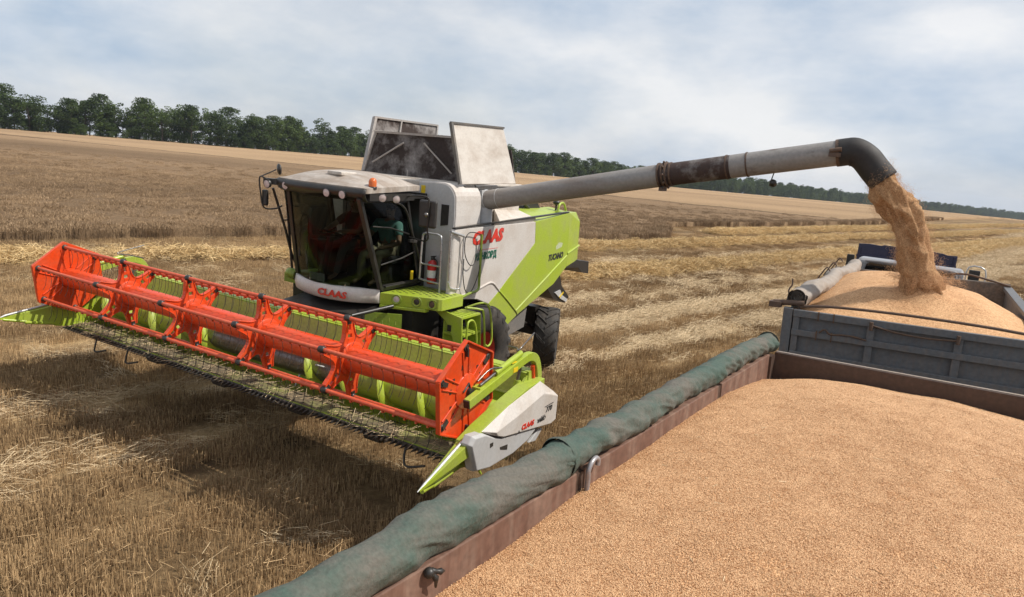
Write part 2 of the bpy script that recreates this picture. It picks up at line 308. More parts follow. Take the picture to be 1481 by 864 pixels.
SB = math.sin(R(46.5)); CB = math.cos(R(46.5))          # direction of the combine's passes across the field
def qs(x, y): return -x*CB + y*SB, x*SB + y*CB           # across (to the left / far side), along
def ground_mat():
    m, nt, p = base_mat('stubble_field'); l = nt.links.new
    g = N(nt, 'ShaderNodeNewGeometry'); sx = N(nt, 'ShaderNodeSeparateXYZ'); l(g.outputs['Position'], sx.inputs[0])
    def mth(op, a, b=None, clamp=False):
        n = N(nt, 'ShaderNodeMath', operation=op, use_clamp=clamp)
        for i, q in enumerate((a, b)):
            if q is None: continue
            if isinstance(q, (int, float)): n.inputs[i].default_value = q
            else: l(q, n.inputs[i])
        return n.outputs[0]
    wob = N(nt, 'ShaderNodeTexNoise'); wob.inputs['Scale'].default_value = .13; wob.inputs['Detail'].default_value = 4; l(g.outputs['Position'], wob.inputs['Vector'])
    q = mth('ADD', mth('MULTIPLY', sx.outputs[0], -CB), mth('MULTIPLY', sx.outputs[1], SB)); s = mth('ADD', mth('MULTIPLY', sx.outputs[0], SB), mth('MULTIPLY', sx.outputs[1], CB))
    q = mth('ADD', q, mth('MULTIPLY', mth('SUBTRACT', wob.outputs['Fac'], .5), .6))
    cmb = N(nt, 'ShaderNodeCombineXYZ'); l(mth('MULTIPLY', q, 1.0), cmb.inputs[0]); l(mth('MULTIPLY', s, .06), cmb.inputs[1])
    bands = N(nt, 'ShaderNodeTexNoise'); bands.inputs['Scale'].default_value = .75; bands.inputs['Detail'].default_value = 6; bands.inputs['Roughness'].default_value = .6; l(cmb.outputs[0], bands.inputs['Vector'])
    fine = N(nt, 'ShaderNodeTexNoise'); fine.inputs['Scale'].default_value = 9; fine.inputs['Detail'].default_value = 9; fine.inputs['Roughness'].default_value = .75; l(g.outputs['Position'], fine.inputs['Vector'])
    ra = N(nt, 'ShaderNodeValToRGB'); e = ra.color_ramp.elements; e[0].position = .34; e[0].color = (.055, .035, .019, 1); e[1].position = .70; e[1].color = (.52, .355, .18, 1)
    mid = ra.color_ramp.elements.new(.5); mid.color = (.22, .142, .07, 1)
    f = mth('ADD', mth('MULTIPLY', bands.outputs['Fac'], .62), mth('MULTIPLY', fine.outputs['Fac'], .38))
    # wheel tracks with flattened pale straw, three pairs in the foreground
    tr = None
    for q0, w, k in ((11.5, .42, .34), (9.55, .34, .30), (8.2, .25, .14), (13.6, .3, .14), (15.0, .4, .16), (19.4, .4, .15), (20.8, .35, .15), (4.6, .4, .2), (2.4, .4, .2), (-2.0, .4, .2), (-4, .4, .2)):
        d = mth('DIVIDE', mth('SUBTRACT', q, q0), w); b = mth('MULTIPLY', mth('POWER', 2.718, mth('MULTIPLY', mth('MULTIPLY', d, d), -1)), k); tr = b if tr is None else mth('ADD', tr, b)
    f = mth('ADD', f, mth('MULTIPLY', tr, mth('ADD', mth('MULTIPLY', fine.outputs['Fac'], 1.6), -.1)))
    l(f, ra.inputs[0]); l(ra.outputs[0], p.inputs['Base Color']); p.inputs['Roughness'].default_value = .9; p.inputs['Specular IOR Level'].default_value = .15
    bu = N(nt, 'ShaderNodeBump'); bu.inputs['Strength'].default_value = .9; bu.inputs['Distance'].default_value = .12; l(fine.outputs['Fac'], bu.inputs['Height']); l(bu.outputs[0], p.inputs['Normal'])
    return m
def crop_mat():
    m, nt, p = base_mat('standing_wheat_field'); l = nt.links.new
    g = N(nt, 'ShaderNodeNewGeometry'); mp = N(nt, 'ShaderNodeMapping'); mp.inputs['Rotation'].default_value = (0, 0, R(-43)); l(g.outputs['Position'], mp.inputs[0])
    mp2 = N(nt, 'ShaderNodeMapping'); mp2.inputs['Rotation'].default_value = (0, 0, R(-43)); mp2.inputs['Scale'].default_value = (.22, 1, 1); l(g.outputs['Position'], mp2.inputs[0])
    a = N(nt, 'ShaderNodeTexNoise'); a.inputs['Scale'].default_value = .045; a.inputs['Detail'].default_value = 7; a.inputs['Roughness'].default_value = .62; l(mp2.outputs[0], a.inputs['Vector'])
    b = N(nt, 'ShaderNodeTexNoise'); b.inputs['Scale'].default_value = 4.2; b.inputs['Detail'].default_value = 9; b.inputs['Roughness'].default_value = .85; l(g.outputs['Position'], b.inputs['Vector'])
    ad = N(nt, 'ShaderNodeMath', operation='MULTIPLY_ADD'); l(a.outputs['Fac'], ad.inputs[0]); ad.inputs[1].default_value = .50
    mb = N(nt, 'ShaderNodeMath', operation='MULTIPLY'); l(b.outputs['Fac'], mb.inputs[0]); mb.inputs[1].default_value = .64; l(mb.outputs[0], ad.inputs[2])
    ra = N(nt, 'ShaderNodeValToRGB'); e = ra.color_ramp.elements; e[0].position = .38; e[0].color = (.105, .066, .036, 1); e[1].position = .72; e[1].color = (.44, .295, .17, 1)
    mid = e.new(.55); mid.color = (.255, .168, .097, 1)
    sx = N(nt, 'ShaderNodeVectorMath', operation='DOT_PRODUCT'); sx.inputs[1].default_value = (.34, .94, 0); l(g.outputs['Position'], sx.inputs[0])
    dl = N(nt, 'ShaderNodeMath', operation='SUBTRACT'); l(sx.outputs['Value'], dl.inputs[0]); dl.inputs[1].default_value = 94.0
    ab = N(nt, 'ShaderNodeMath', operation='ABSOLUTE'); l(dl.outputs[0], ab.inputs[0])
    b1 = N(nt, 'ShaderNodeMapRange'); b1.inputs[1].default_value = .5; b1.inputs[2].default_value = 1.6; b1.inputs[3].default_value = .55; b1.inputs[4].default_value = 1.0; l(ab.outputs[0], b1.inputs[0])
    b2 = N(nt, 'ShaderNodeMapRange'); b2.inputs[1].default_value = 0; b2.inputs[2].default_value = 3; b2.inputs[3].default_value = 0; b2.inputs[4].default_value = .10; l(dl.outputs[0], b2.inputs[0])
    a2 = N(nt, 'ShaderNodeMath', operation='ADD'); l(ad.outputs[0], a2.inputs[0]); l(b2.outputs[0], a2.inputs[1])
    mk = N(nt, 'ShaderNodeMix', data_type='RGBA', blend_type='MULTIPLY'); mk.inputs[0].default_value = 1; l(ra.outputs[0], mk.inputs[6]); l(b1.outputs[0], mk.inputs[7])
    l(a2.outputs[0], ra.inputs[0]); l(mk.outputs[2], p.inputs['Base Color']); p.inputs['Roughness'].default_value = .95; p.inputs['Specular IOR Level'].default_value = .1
    bu = N(nt, 'ShaderNodeBump'); bu.inputs['Strength'].default_value = 1; bu.inputs['Distance'].default_value = .25; l(b.outputs['Fac'], bu.inputs['Height']); l(bu.outputs[0], p.inputs['Normal'])
    return m
GROUND = ground_mat(); CROP = crop_mat()
# ground sheet: polar rows so that the near field is fine and the far field coarse
ys = np.concatenate([np.linspace(-30, 60, 46), np.geomspace(64, 3200, 46)]); us = np.linspace(-1, 1, 61)
gv = np.array([[(u*max(45, abs(y)*1.35), y, 0) for u in us] for y in ys]); gv[..., 2] = tz(gv[..., 0], gv[..., 1])
ni, nj = gv.shape[:2]; gf = [(i*nj+j, i*nj+j+1, (i+1)*nj+j+1, (i+1)*nj+j) for i in range(ni-1) for j in range(nj-1)]
tag(np_obj('ground', gv.reshape(-1, 3), gf, GROUND, smooth=True), kind='structure')

# treeline and the edge of the uncut wheat (seen from above)
TL = [(-190, 196), (-150, 203), (-92, 232), (-62, 300), (0, 350), (173, 560), (470, 890), (940, 1250), (1500, 1700)]
def poly_at(P, t):
    P = np.asarray(P, float); d = np.r_[0, np.cumsum(np.hypot(*np.diff(P, axis=0).T))]; return np.stack([np.interp(t, d, P[:, 0]), np.interp(t, d, P[:, 1])], -1), d[-1]
# ---- uncut wheat: front edge polyline (near block steps back to the far edge)
EDGE = [(-60, -12), (-17.5, 22.7), (-10.3, 30.0), (3.9, 38.4), (9.4, 43.6), (11.73, 54.4), (22.8, 64.9), (40.7, 83.0), (112, 170), (420, 560), (900, 1080)]
def crop_sheet():
    def first(u):            # where the ray with bearing u = x/y first meets the cut edge
        best = None
        for (x0, y0), (x1, y1) in zip(EDGE[1:-1], EDGE[2:]):
            d = (x1-x0)-u*(y1-y0)
            if abs(d) < 1e-9: continue
            t = (u*y0-x0)/d
            if -1e-6 <= t <= 1+1e-6:
                y = y0+t*(y1-y0)
                if y > 0 and (best is None or y < best): best = y
        return best
    uc = 9.4/43.6; us_ = list(np.linspace(-.77, uc-.0008, 150))+list(np.linspace(uc+.0008, .86, 100)); cols = []
    for u in us_:
        y0 = first(u) or (22.7 if u < 0 else 900); far = 2000.
        for (xa, ya), (xb, yb) in zip(TL[:-1], TL[1:]):
            d = (xb-xa)-u*(yb-ya); t = (u*ya-xa)/d if abs(d) > 1e-9 else -1
            if 0 <= t <= 1: far = ya+t*(yb-ya); break
        yy_ = np.geomspace(y0, max(far, y0*1.5), 60); x_ = u*yy_; z_ = tz(x_, yy_)+.43
        z_ = z_+np.array([mnoise.noise((a*1.7, c*1.7, 0))*.05+mnoise.noise((a*.2, c*.2, 3))*.06 for a, c in zip(x_, yy_)])
        cl = np.c_[x_, yy_, z_]; low = cl[:1].copy(); low[:, 2] -= .62; cols.append(np.r_[low, cl])
    g = np.array(cols); ni, nj = g.shape[:2]
    fs = [(i*nj+j, (i+1)*nj+j, (i+1)*nj+j+1, i*nj+j+1) for i in range(ni-1) for j in range(nj-1)]
    vs = g.reshape(-1, 3)
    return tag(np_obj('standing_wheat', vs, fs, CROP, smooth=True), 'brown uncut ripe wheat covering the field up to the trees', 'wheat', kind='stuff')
crop_sheet()
def inside_crop(x, y):
    P = EDGE + [(900, 1700), (-400, 1700), (-400, -12)]; n = len(P); c = np.zeros(len(x), bool)
    for i in range(n):
        (x0, y0), (x1, y1) = P[i], P[(i+1) % n]; k = ((y0 > y) != (y1 > y)) & (x < (x1-x0)*(y-y0)/((y1-y0) or 1e-9)+x0); c ^= k
    return c
def edge_dist(x, y):
    best = np.full(len(x), 1e9)
    for (x0, y0), (x1, y1) in zip(EDGE[:-1], EDGE[1:]):
        dx, dy = x1-x0, y1-y0; t = np.clip(((x-x0)*dx+(y-y0)*dy)/(dx*dx+dy*dy), 0, 1); best = np.minimum(best, np.hypot(x-x0-t*dx, y-y0-t*dy))
    return best
# ---- source pieces
def proto_stubble(n=160, m=12, size=.7):
    a = RNG.uniform(-size/2, size/2, (n, 2)); a[:, 0] = np.round(a[:, 0]/.15)*.15+RNG.normal(0, .016, n); h = RNG.uniform(.085, .175, n)
    p0 = np.c_[a, np.full(n, -.02)]; p1 = p0+np.c_[RNG.normal(0, .012, (n, 2)), h]; v, f = straws(p0, p1, RNG.uniform(.0045, .007, n))
    c = RNG.uniform(-size/2, size/2, (m, 2)); t = RNG.uniform(0, 2*PI, m); ll = RNG.uniform(.08, .26, m)
    q0 = np.c_[c, RNG.uniform(.01, .09, m)]; q1 = q0+np.c_[np.cos(t)*ll, np.sin(t)*ll, RNG.normal(0, .035, m)]; v2, f2 = straws(q0, q1, RNG.uniform(.003, .006, m))
    vs, fs, tn = join([(v, f, rep6(np.clip(RNG.normal(.42, .22, n), 0, 1))), (v2, f2, rep6(np.clip(RNG.normal(.62, .22, m), 0, 1)))])
    return np_obj('stubble_piece', vs, fs, STUBBLE, tn, link=False)
def proto_lying(n=80, size=.8, spread=.45, z=.08, mat=STRAW, lo=.08, hi=.3, w=.0062):
    c = np.c_[RNG.uniform(-size*.2, size*.2, n), RNG.uniform(-size*.6, size*.6, n), np.abs(RNG.normal(0, z, n))]; t = RNG.normal(PI/2, spread, n); ll = RNG.uniform(lo, hi, n)
    d = np.c_[np.cos(t)*ll, np.sin(t)*ll, RNG.normal(0, .05, n)]/2; v, f = straws(c-d, c+d, RNG.uniform(w*.6, w, n))
    return np_obj('straw_piece', v, f, mat, rep6(np.clip(RNG.normal(.55, .25, n), 0, 1)), link=False)
def proto_tuft(n=140, r=.36, h=.26):
    a = RNG.uniform(0, 2*PI, n); rr = r*np.sqrt(RNG.uniform(0, 1, n)); z = RNG.uniform(0, 1, n)*h*(1-(rr/r)**2)+.02
    c = np.c_[rr*np.cos(a), rr*np.sin(a), z]; t = RNG.uniform(0, 2*PI, n); ll = RNG.uniform(.12, .42, n); d = np.c_[np.cos(t)*ll, np.sin(t)*ll, RNG.normal(0, .10, n)]/2
    v, f = straws(c-d, c+d, RNG.uniform(.006, .013, n)); return np_obj('swath_piece', v, f, SWATH, rep6(np.clip(RNG.normal(.5, .25, n), 0, 1)), link=False)
def proto_wheat(n=130, size=.7):
    a = RNG.uniform(-size/2, size/2, (n, 2)); h = RNG.normal(.43, .035, n); p0 = np.c_[a, np.zeros(n)]; p1 = p0+np.c_[RNG.normal(0, .04, (n, 2)), h]
    v, f = straws(p0, p1, .008); t = np.clip(RNG.normal(.45, .22, n), 0, 1); e = p1+np.c_[RNG.normal(0, .03, (n, 2)), RNG.normal(.05, .03, n)]; v2, f2 = straws(p1, e, .02, .010)
    vs, fs, tn = join([(v, f, rep6(t)), (v2, f2, rep6(np.clip(t+.1, 0, 1)))]); return np_obj('wheat_piece', vs, fs, WHEAT, tn, link=False)
def frustum_pts(y0, y1, dens, margin=1.08):
    out = []; n = int((y1*y1-y0*y0)*.77*margin*dens); y = np.sqrt(RNG.uniform(y0*y0, y1*y1, n)); x = RNG.uniform(-.79*margin, .79*margin, n)*y; return np.c_[x, y]
def near_vehicle(p):  # keeps stalks out of the trailer and truck bodies
    x, y = p[:, 0], p[:, 1]; t = (x-2.65)*.816-(y-6.6)*.578; s = (x-2.65)*.578+(y-6.6)*.816
    t2 = (x-3.5)*.863-(y-8.4)*.505; s2 = (x-3.5)*.505+(y-8.4)*.863
    return ((t > -.1) & (t < 2.6) & (s < .6)) | ((t2 > 0) & (t2 < 2.5) & (s2 > -3) & (s2 < 7.5))
P = np.concatenate([frustum_pts(4.5, 15, 7.5, 1.15), frustum_pts(15, 28, 5.0), frustum_pts(28, 48, 3.0), frustum_pts(48, 90, 1.2)])
q, s_ = qs(P[:, 0], P[:, 1]); keep0 = ~inside_crop(P[:, 0], P[:, 1]) & ~near_vehicle(P); P = P[keep0]; q = q[keep0]; dist = P[:, 1]
flat = np.exp(-((q-11.5)/.55)**2)*1.1+np.exp(-((q-9.55)/.45)**2)*1.05+np.exp(-((q-8.2)/.3)**2)*.4+np.exp(-((q-14.2)/.5)**2)*.4; flat = flat*np.where(s_[keep0] > 13, 1, .45); keep = RNG.uniform(0, 1, len(P)) > flat; P = P[keep]
q, s_ = qs(P[:, 0], P[:, 1]); q = np.round(q/.15)*.15; P = np.c_[-q*CB+s_*SB, q*SB+s_*CB]      # drill rows 15 cm apart
st = scatter('stubble', np.c_[P, tz(P[:, 0], P[:, 1])], [proto_stubble() for _ in range(10)], rotz=-R(46.5)+RNG.choice([0, PI], len(P)), scale=RNG.uniform(.9, 1.1, len(P)))
tag(st, 'short cut wheat stubble standing all over the harvested field', 'stubble', kind='stuff')
# flattened straw in the wheel tracks and thin straw lying about
pts, rz = [], []
for q0, w, dn in ((11.5, .5, 15), (9.55, .45, 13), (8.2, .3, .5), (14.2, .5, 2.2), (15.6, .4, .6), (19.4, .5, 1.0), (13.4, .5, 1.5), (6.6, .6, .25)):
    s = RNG.uniform(-8, 60, int(68*dn)); qq = q0+RNG.normal(0, w*.5, len(s))+np.array([mnoise.noise((v*.15, q0, 0))*.18 for v in s]); kk = (s > 13) | (RNG.uniform(0, 1, len(s)) < .35); s = s[kk]; qq = qq[kk]
    pts.append(np.c_[-qq*CB+s*SB, qq*SB+s*CB]); rz.append(np.full(len(s), -R(46.5))+RNG.normal(0, .35, len(s)))
for (xa, ya), (xb, yb), w in (((27.9, 42.4), (62, 83.4), .5), ((25.1, 38.3), (52, 68.6), .5), ((32.2, 50.4), (73, 100), .6)):
    tt_ = RNG.uniform(0, 1, 520); pts.append(np.c_[xa+(xb-xa)*tt_+RNG.normal(0, w, 520), ya+(yb-ya)*tt_]); rz.append(np.full(520, -math.atan2(xb-xa, yb-ya))+RNG.normal(0, .4, 520))
pts = np.concatenate(pts); rz = np.concatenate(rz); k = (pts[:, 1] > 4) & ~inside_crop(pts[:, 0], pts[:, 1]) & ~near_vehicle(pts); pts = pts[k]; rz = rz[k]
ex = frustum_pts(4.5, 40, .18); ex = ex[~near_vehicle(ex)]; pts = np.r_[pts, ex]; rz = np.r_[rz, RNG.uniform(0, 6.28, len(ex))]
tag(scatter('flattened_straw', np.c_[pts, tz(pts[:, 0], pts[:, 1])+.02], [proto_lying() for _ in range(6)], rotz=rz, scale=np.clip(pts[:, 1]/16, .9, 1.35)), 'pale flattened straw lying along the wheel tracks', 'straw', kind='stuff')
# threshed straw swaths, one row behind each pass
pts = []
for q0f, s0, s1 in ((lambda s: 17.25+.25*np.sin(s*.16), 17, 140), (lambda s: 23.1+np.clip((14-s)*.11, 0, 3.2)+.2*np.sin(s*.13), -2, 170), (lambda s: 27.4+np.clip((s-48)*.03, 0, 8)+.2*np.sin(s*.2), 46, 260), (lambda s: 11.4+s*.055, 49, 200)):
    s = s0+(s1-s0)*RNG.uniform(0, 1, int((s1-s0)*17))**1.2; qq = q0f(s)+RNG.normal(0, .29, len(s)); k = (np.array([mnoise.noise((v*.35, s0, 0)) for v in s])+RNG.uniform(0, .7, len(s)) > -.35) & ((s > 16) | (RNG.uniform(0, 1, len(s)) < .4))
    pts.append(np.c_[-qq*CB+s*SB, qq*SB+s*CB, .20*np.exp(-((qq-q0f(s))/.38)**2)][k])
pts = np.concatenate(pts); k = ~inside_crop(pts[:, 0], pts[:, 1]) & (pts[:, 1] > 5) & ~near_vehicle(pts); pts = pts[k]
tag(scatter('straw_swath', np.c_[pts[:, :2], tz(pts[:, 0], pts[:, 1])+pts[:, 2]*RNG.uniform(.3, 1.2, len(pts))], [proto_tuft() for _ in range(7)], scale=RNG.uniform(.85, 1.45, len(pts))), 'golden threshed straw lying in long rows across the stubble', 'straw', kind='stuff')
# standing stalks with ears: thick along the cut edge, ears showing through the top of the crop behind it
P = np.concatenate([frustum_pts(15, 60, 9.0), frustum_pts(60, 130, 5.0)]); ed = edge_dist(P[:, 0], P[:, 1]); k = inside_crop(P[:, 0], P[:, 1]) & (RNG.uniform(0, 1, len(P)) < np.where(ed < 1.5, 1.0, .42*np.clip((88-P[:, 1])/40, 0, 1))); P = P[k]; ed = ed[k]
tag(scatter('wheat_stalks', np.c_[P, tz(P[:, 0], P[:, 1])-np.clip(ed*.05, 0, .05)], [proto_wheat() for _ in range(8)]), 'upright ripe wheat stalks with ears along the cut edge', 'wheat', kind='stuff')

# ------------------------------------------------------------------ trees
def crown_mesh(seed, H, W, low):
    rg = np.random.default_rng(seed); lob = []; lean = rg.normal(0, .5, 2)
    for i in range(34):
        t = rg.uniform(0, 1)**.85; rad = W*.5*(.45+.62*math.sin(PI*min(1, .22+t*.76)))*rg.uniform(.3, 1.0); a = rg.uniform(0, 2*PI)
        lob.append((rad*math.cos(a)*.82+lean[0]*t, rad*math.sin(a)*.82+lean[1]*t, low+(H-low)*(.03+.92*t), rg.uniform(.085, .20)*W))
    vs, tn = [], []
    for cx, cy, cz, r in lob:
        n = int(95*(r/1.2)**1.7)+24; d = rg.normal(0, 1, (n, 3)); d /= np.linalg.norm(d, axis=1)[:, None]; rr = r*rg.uniform(.35, 1.08, n)**.5
        c = np.array([cx, cy, cz])+d*rr[:, None]*[1, 1, .85]; c = c[(c[:, 2] > low*.6) & (c[:, 2] < H*1.02)]; n = len(c)
        a = rg.normal(0, 1, (n, 3)); a /= np.linalg.norm(a, axis=1)[:, None]; b = np.cross(a, rg.normal(0, 1, (n, 3))); b /= np.linalg.norm(b, axis=1)[:, None]
        sz = rg.uniform(.10, .26, n)[:, None]; vs.append(np.stack([c-a*sz, c-b*sz*.7, c+a*sz, c+b*sz*.7], 1).reshape(-1, 3)); tn.append(np.repeat(np.clip(rg.normal(.42, .2, n)+rg.normal(0, .12), 0, 1), 4))
    vs = np.concatenate(vs); tn = np.concatenate(tn); fs = np.arange(len(vs)).reshape(-1, 4)
    me_o = np_obj('crown', vs, fs, LEAF, tn, link=False); return me_o.data
def trunk_mesh(seed, H, W, low):
    rg = random.Random(seed); b = MB(); top = V(rg.uniform(-.4, .4), rg.uniform(-.4, .4), H*.8)
    b.tube(curve([(0, 0, -.3), (rg.uniform(-.1, .1), 0, H*.25), (top.x*.5, top.y*.5, H*.5), top], 4), [.24-.2*i/12 for i in range(13)], 7)
    for i in range(7):
        z = H*rg.uniform(.25, .65); a = rg.uniform(0, 2*PI); r = W*rg.uniform(.25, .42)
        b.tube(curve([(top.x*z/H, top.y*z/H, z), (r*.5*math.cos(a), r*.5*math.sin(a), z+H*.08), (r*math.cos(a), r*math.sin(a), z+H*.2)], 3), [.09, .075, .06, .05, .04, .03, .02], 5)
    me = bpy.data.meshes.new('trunk'); me.from_pydata(b.v, [], b.f); me.materials.append(BARK); return me
TREES = []
for i, (H, W, low) in enumerate([(13.2, 8.0, 2.0), (11.8, 7.2, 1.2), (14.0, 7.6, 2.6), (10.8, 8.4, 1.0), (12.6, 6.2, 1.5), (9.2, 7.0, .6), (13.6, 9.0, 2.0)]):
    TREES.append((crown_mesh(100+i, H, W, low), trunk_mesh(200+i, H, W, low)))
def tree(x, y, kind, s, rz, shrub=False):
    o = bpy.data.objects.new('roadside_bush' if shrub else 'windbreak_tree', None); col.objects.link(o)
    o.location = (x, y, float(tz(x, y))-.1); o.rotation_euler = (0, 0, rz); o.scale = (s*random.uniform(1.2, 1.65), s*random.uniform(1.1, 1.4), s)
    if shrub: tag(o, 'low leafy bush at the foot of the tree row', 'bush', 'bushes under the tree row')
    else: tag(o, 'dark green broadleaved tree in the row along the far field edge', 'tree', 'trees in the row along the field')
    c = bpy.data.objects.new('crown', TREES[kind][0]); t = bpy.data.objects.new('trunk', TREES[kind][1])
    for q in (c, t): col.objects.link(q); q.parent = o
t = 14.0
while True:
    (p,), tot = poly_at(TL, [t])
    if p[1] > 520: break
    x, y = p
    tree(x+random.uniform(-1.5, 1.5), y+random.uniform(-1.5, 3), random.randrange(7), random.choice((.72, .8, .86, .92, 1.0)), random.uniform(0, 6.28))
    if random.random() < .95: tree(x+random.uniform(-3, 3), y+6+random.uniform(-1.5, 3), random.randrange(7), random.uniform(.74, 1.0), random.uniform(0, 6.28))
    if random.random() < .8: tree(x+random.uniform(-3, 3), y+11+random.uniform(-2, 3), random.randrange(7), random.uniform(.72, .98), random.uniform(0, 6.28))
    for _ in range(3): tree(x+random.uniform(-3, 3), y+random.uniform(-3, 4), 5, random.uniform(.32, .55), random.uniform(0, 6.28), True)
    t += random.uniform(3.6, 5.4)
pts = []
while t < 2100:
    (p,), tot = poly_at(TL, [t])
    for k in range(4): pts.append((p[0]+random.uniform(-4, 4)-5*k, p[1]+random.uniform(-4, 4)+7*k))
    t += random.uniform(4, 6.5)
for k in range(260): pts.append((1600+random.uniform(-250, 500), 2150+random.uniform(-60, 120)))
pts = np.array(pts); protos = [bpy.data.objects.new('wood_piece', T[0]) for T in TREES]
tag(scatter('distant_wood', np.c_[pts, tz(pts[:, 0], pts[:, 1])-.3], protos, scale=RNG.uniform(.8, 1.15, len(pts))), 'far dark wood running on to the right behind the grain', 'wood', kind='stuff')

# ------------------------------------------------------------------ combine harvester (local axes: x to its own left, y rearwards from the reel axis, z up)
YAW = 0.509029374
MC = Matrix.Translation((-3.69402834, 8.6537638, 0)) @ Matrix.Rotation(-YAW, 4, 'Z')
CB0 = V(0, 4.6, 0)
combine = empty('combine_harvester', MC @ Matrix.Translation(CB0), 'green and white combine harvester with raised red reel unloading grain', 'combine harvester')
def B(mb, name, m, parent=None, bevel=0, fix=True): return mb.build(name, m, combine if parent is None else parent, bevel=bevel, fix=fix, shift=CB0)
XZ = lambda a, b, c: (a, c, b)            # outline in x/z, thickness along y
YZ = lambda a, b, c: (c, a, b)            # outline in y/z, thickness along x
XY = lambda a, b, c: (a, b, c)            # outline in x/y, thickness along z

# ---- reel
RZ, RR, PH = 1.83, .489, 0.406
def bat(k, r=RR): a = PH + PI/3*k; return (-r*math.cos(a), RZ + r*math.sin(a))
b = MB(); b.tube([(-3.74, 0, RZ), (3.74, 0, RZ)], .15, 28)
reel = B(b, 'reel', ORANGE)
for k in range(6):
    y, z = bat(k); b = MB(); b.tube([(-3.73, y, z), (3.73, y, z)], .024, 10)
    n = 49
    for i in range(n):
        x = -3.6+7.2*i/(n-1); b.box(x-.011, x+.011, y-.015, y+.03, z-.042, z-.018)
    bt = B(b, 'tine_bar', ORANGE_TUBE, reel)
    b = MB()
    for i in range(n):
        x = -3.6+7.2*i/(n-1)
        b.tube([(x, y+.02, z-.04), (x+.004, y+.035, z-.13), (x, y+.02, z-.24), (x-.006, y-.015, z-.31)], .0036, 4)
    B(b, 'spring_tines', DARK, reel, fix=False)
def spider_poly():
    pts = []
    for k in range(6):
        a = PH + PI/3*k
        for da, r in ((-.5236, .262), (-.42, .268), (-.32, .288), (-.245, .325), (-.185, .38), (-.125, .47), (.125, .47), (.185, .38), (.245, .325), (.32, .288), (.42, .268)):
            pts.append((-r*math.cos(a+da), RZ + r*math.sin(a+da)))
    return pts
def spider_holes():
    hs = []
    for k in range(6):
        a = PH + PI/3*k
        for r, w, h in ((.375, .020, .030), (.275, .036, .024)):
            c = []
            for da, dr in ((-w/r, -h), (w/r, -h), (w/r*.8, h), (-w/r*.8, h)): c.append((-(r+dr)*math.cos(a+da), RZ+(r+dr)*math.sin(a+da)))
            hs.append(c)
    return hs
for x in (-2.2, -.722, .722, 2.15):
    b = MB(); b.prism(spider_poly(), YZ, x-.018, x+.018, spider_holes())
    b.lathe([(.15, -.05), (.20, -.04), (.20, .04), (.15, .05)], (x, 0, RZ), (1, 0, 0), 24)
    for k in range(6):
        a = PH + PI/3*k
        for sgn in (-1, 1):
            p = [(x, -r*math.cos(a+sgn*da), RZ+r*math.sin(a+sgn*da)) for r, da in ((.262, .50), (.272, .40), (.292, .31), (.33, .235), (.385, .175), (.465, .118))]
            for p0, p1 in zip(p[:-1], p[1:]): b.bar(p0, p1, .012, .062, (1, 0, 0))
    sp = B(b, 'reel_spider', ORANGE, reel, bevel=.004)
    for k in range(6):
        y, z = bat(k); b = MB(); b.lathe([(.02, -.04), (.038, -.035), (.042, 0), (.038, .035), (.02, .04)], (x, y, z), (1, 0, 0), 12); b.bar((x, y, z), (x, y*.86, RZ+(z-RZ)*.86), .06, .05)
        B(b, 'bearing', BLACK, reel)
for sx in (-1, 1):
    x = 3.76*sx; b = MB(); hexo = [bat(k, .575) for k in range(6)]
    b.prism(hexo, YZ, x-.012, x+.012)
    for k in range(6):                       # folded rim and pressed ribs
        p0, p1 = bat(k, .565), bat(k+1, .565); b.bar((x+.02*sx, *p0), (x+.02*sx, *p1), .045, .02, (0, p0[0], p0[1]-RZ))
        a = PH+PI/3*k
        for da in (-.17, .17):
            r0, r1 = .17, .46; b.tube([(x+sx*.016, -r*math.cos(a+da*(.2/r+.35)), RZ+r*math.sin(a+da*(.2/r+.35))) for r in (r0, .3, r1)], .012, 6)
            b.tube([(x-sx*.016, -r*math.cos(a+da*(.2/r+.35)), RZ+r*math.sin(a+da*(.2/r+.35))) for r in (r0, .3, r1)], .012, 6)
    b.lathe([(.02, .05), (.10, .05), (.13, .035), (.19, .025), (.20, .0)], (x, 0, RZ), (sx, 0, 0), 20)
    B(b, 'reel_end_plate', ORANGE, reel, bevel=.004)
    b = MB()
    for k in range(6):
        y, z = bat(k); b2 = MB(); b2.lathe([(.018, -.04), (.040, -.035), (.042, .0), (.040, .022), (.030, .03), (.018, .02)], (x, y, z), (sx, 0, 0), 14); b2.tube([(x-.04*sx, y, z), (x+.035*sx, y, z)], .016, 8); b2.bar((x+.02*sx, y, z), (x+.02*sx, y*.8, RZ+(z-RZ)*.8), .02, .05)
        B(b2, 'bearing', DARK, reel)
        a = PH+PI/3*k
        for da in (-.20, .20):
            r = .29; c = (-r*math.cos(a+da), RZ+r*math.sin(a+da)); b.box(x+sx*.013-.003, x+sx*.013+.003, c[0]-.017, c[0]+.017, c[1]-.026, c[1]+.026)
    b.tube([(x, 0, RZ), (x+.09*sx, 0, RZ)], .045, 14); b.tube([(x+.03*sx, .09, RZ-.05), (x+.06*sx, -.02, RZ+.10), (x+.05*sx, -.10, RZ+.02)], .012, 6)
    B(b, 'reel_drive', DARK, reel)
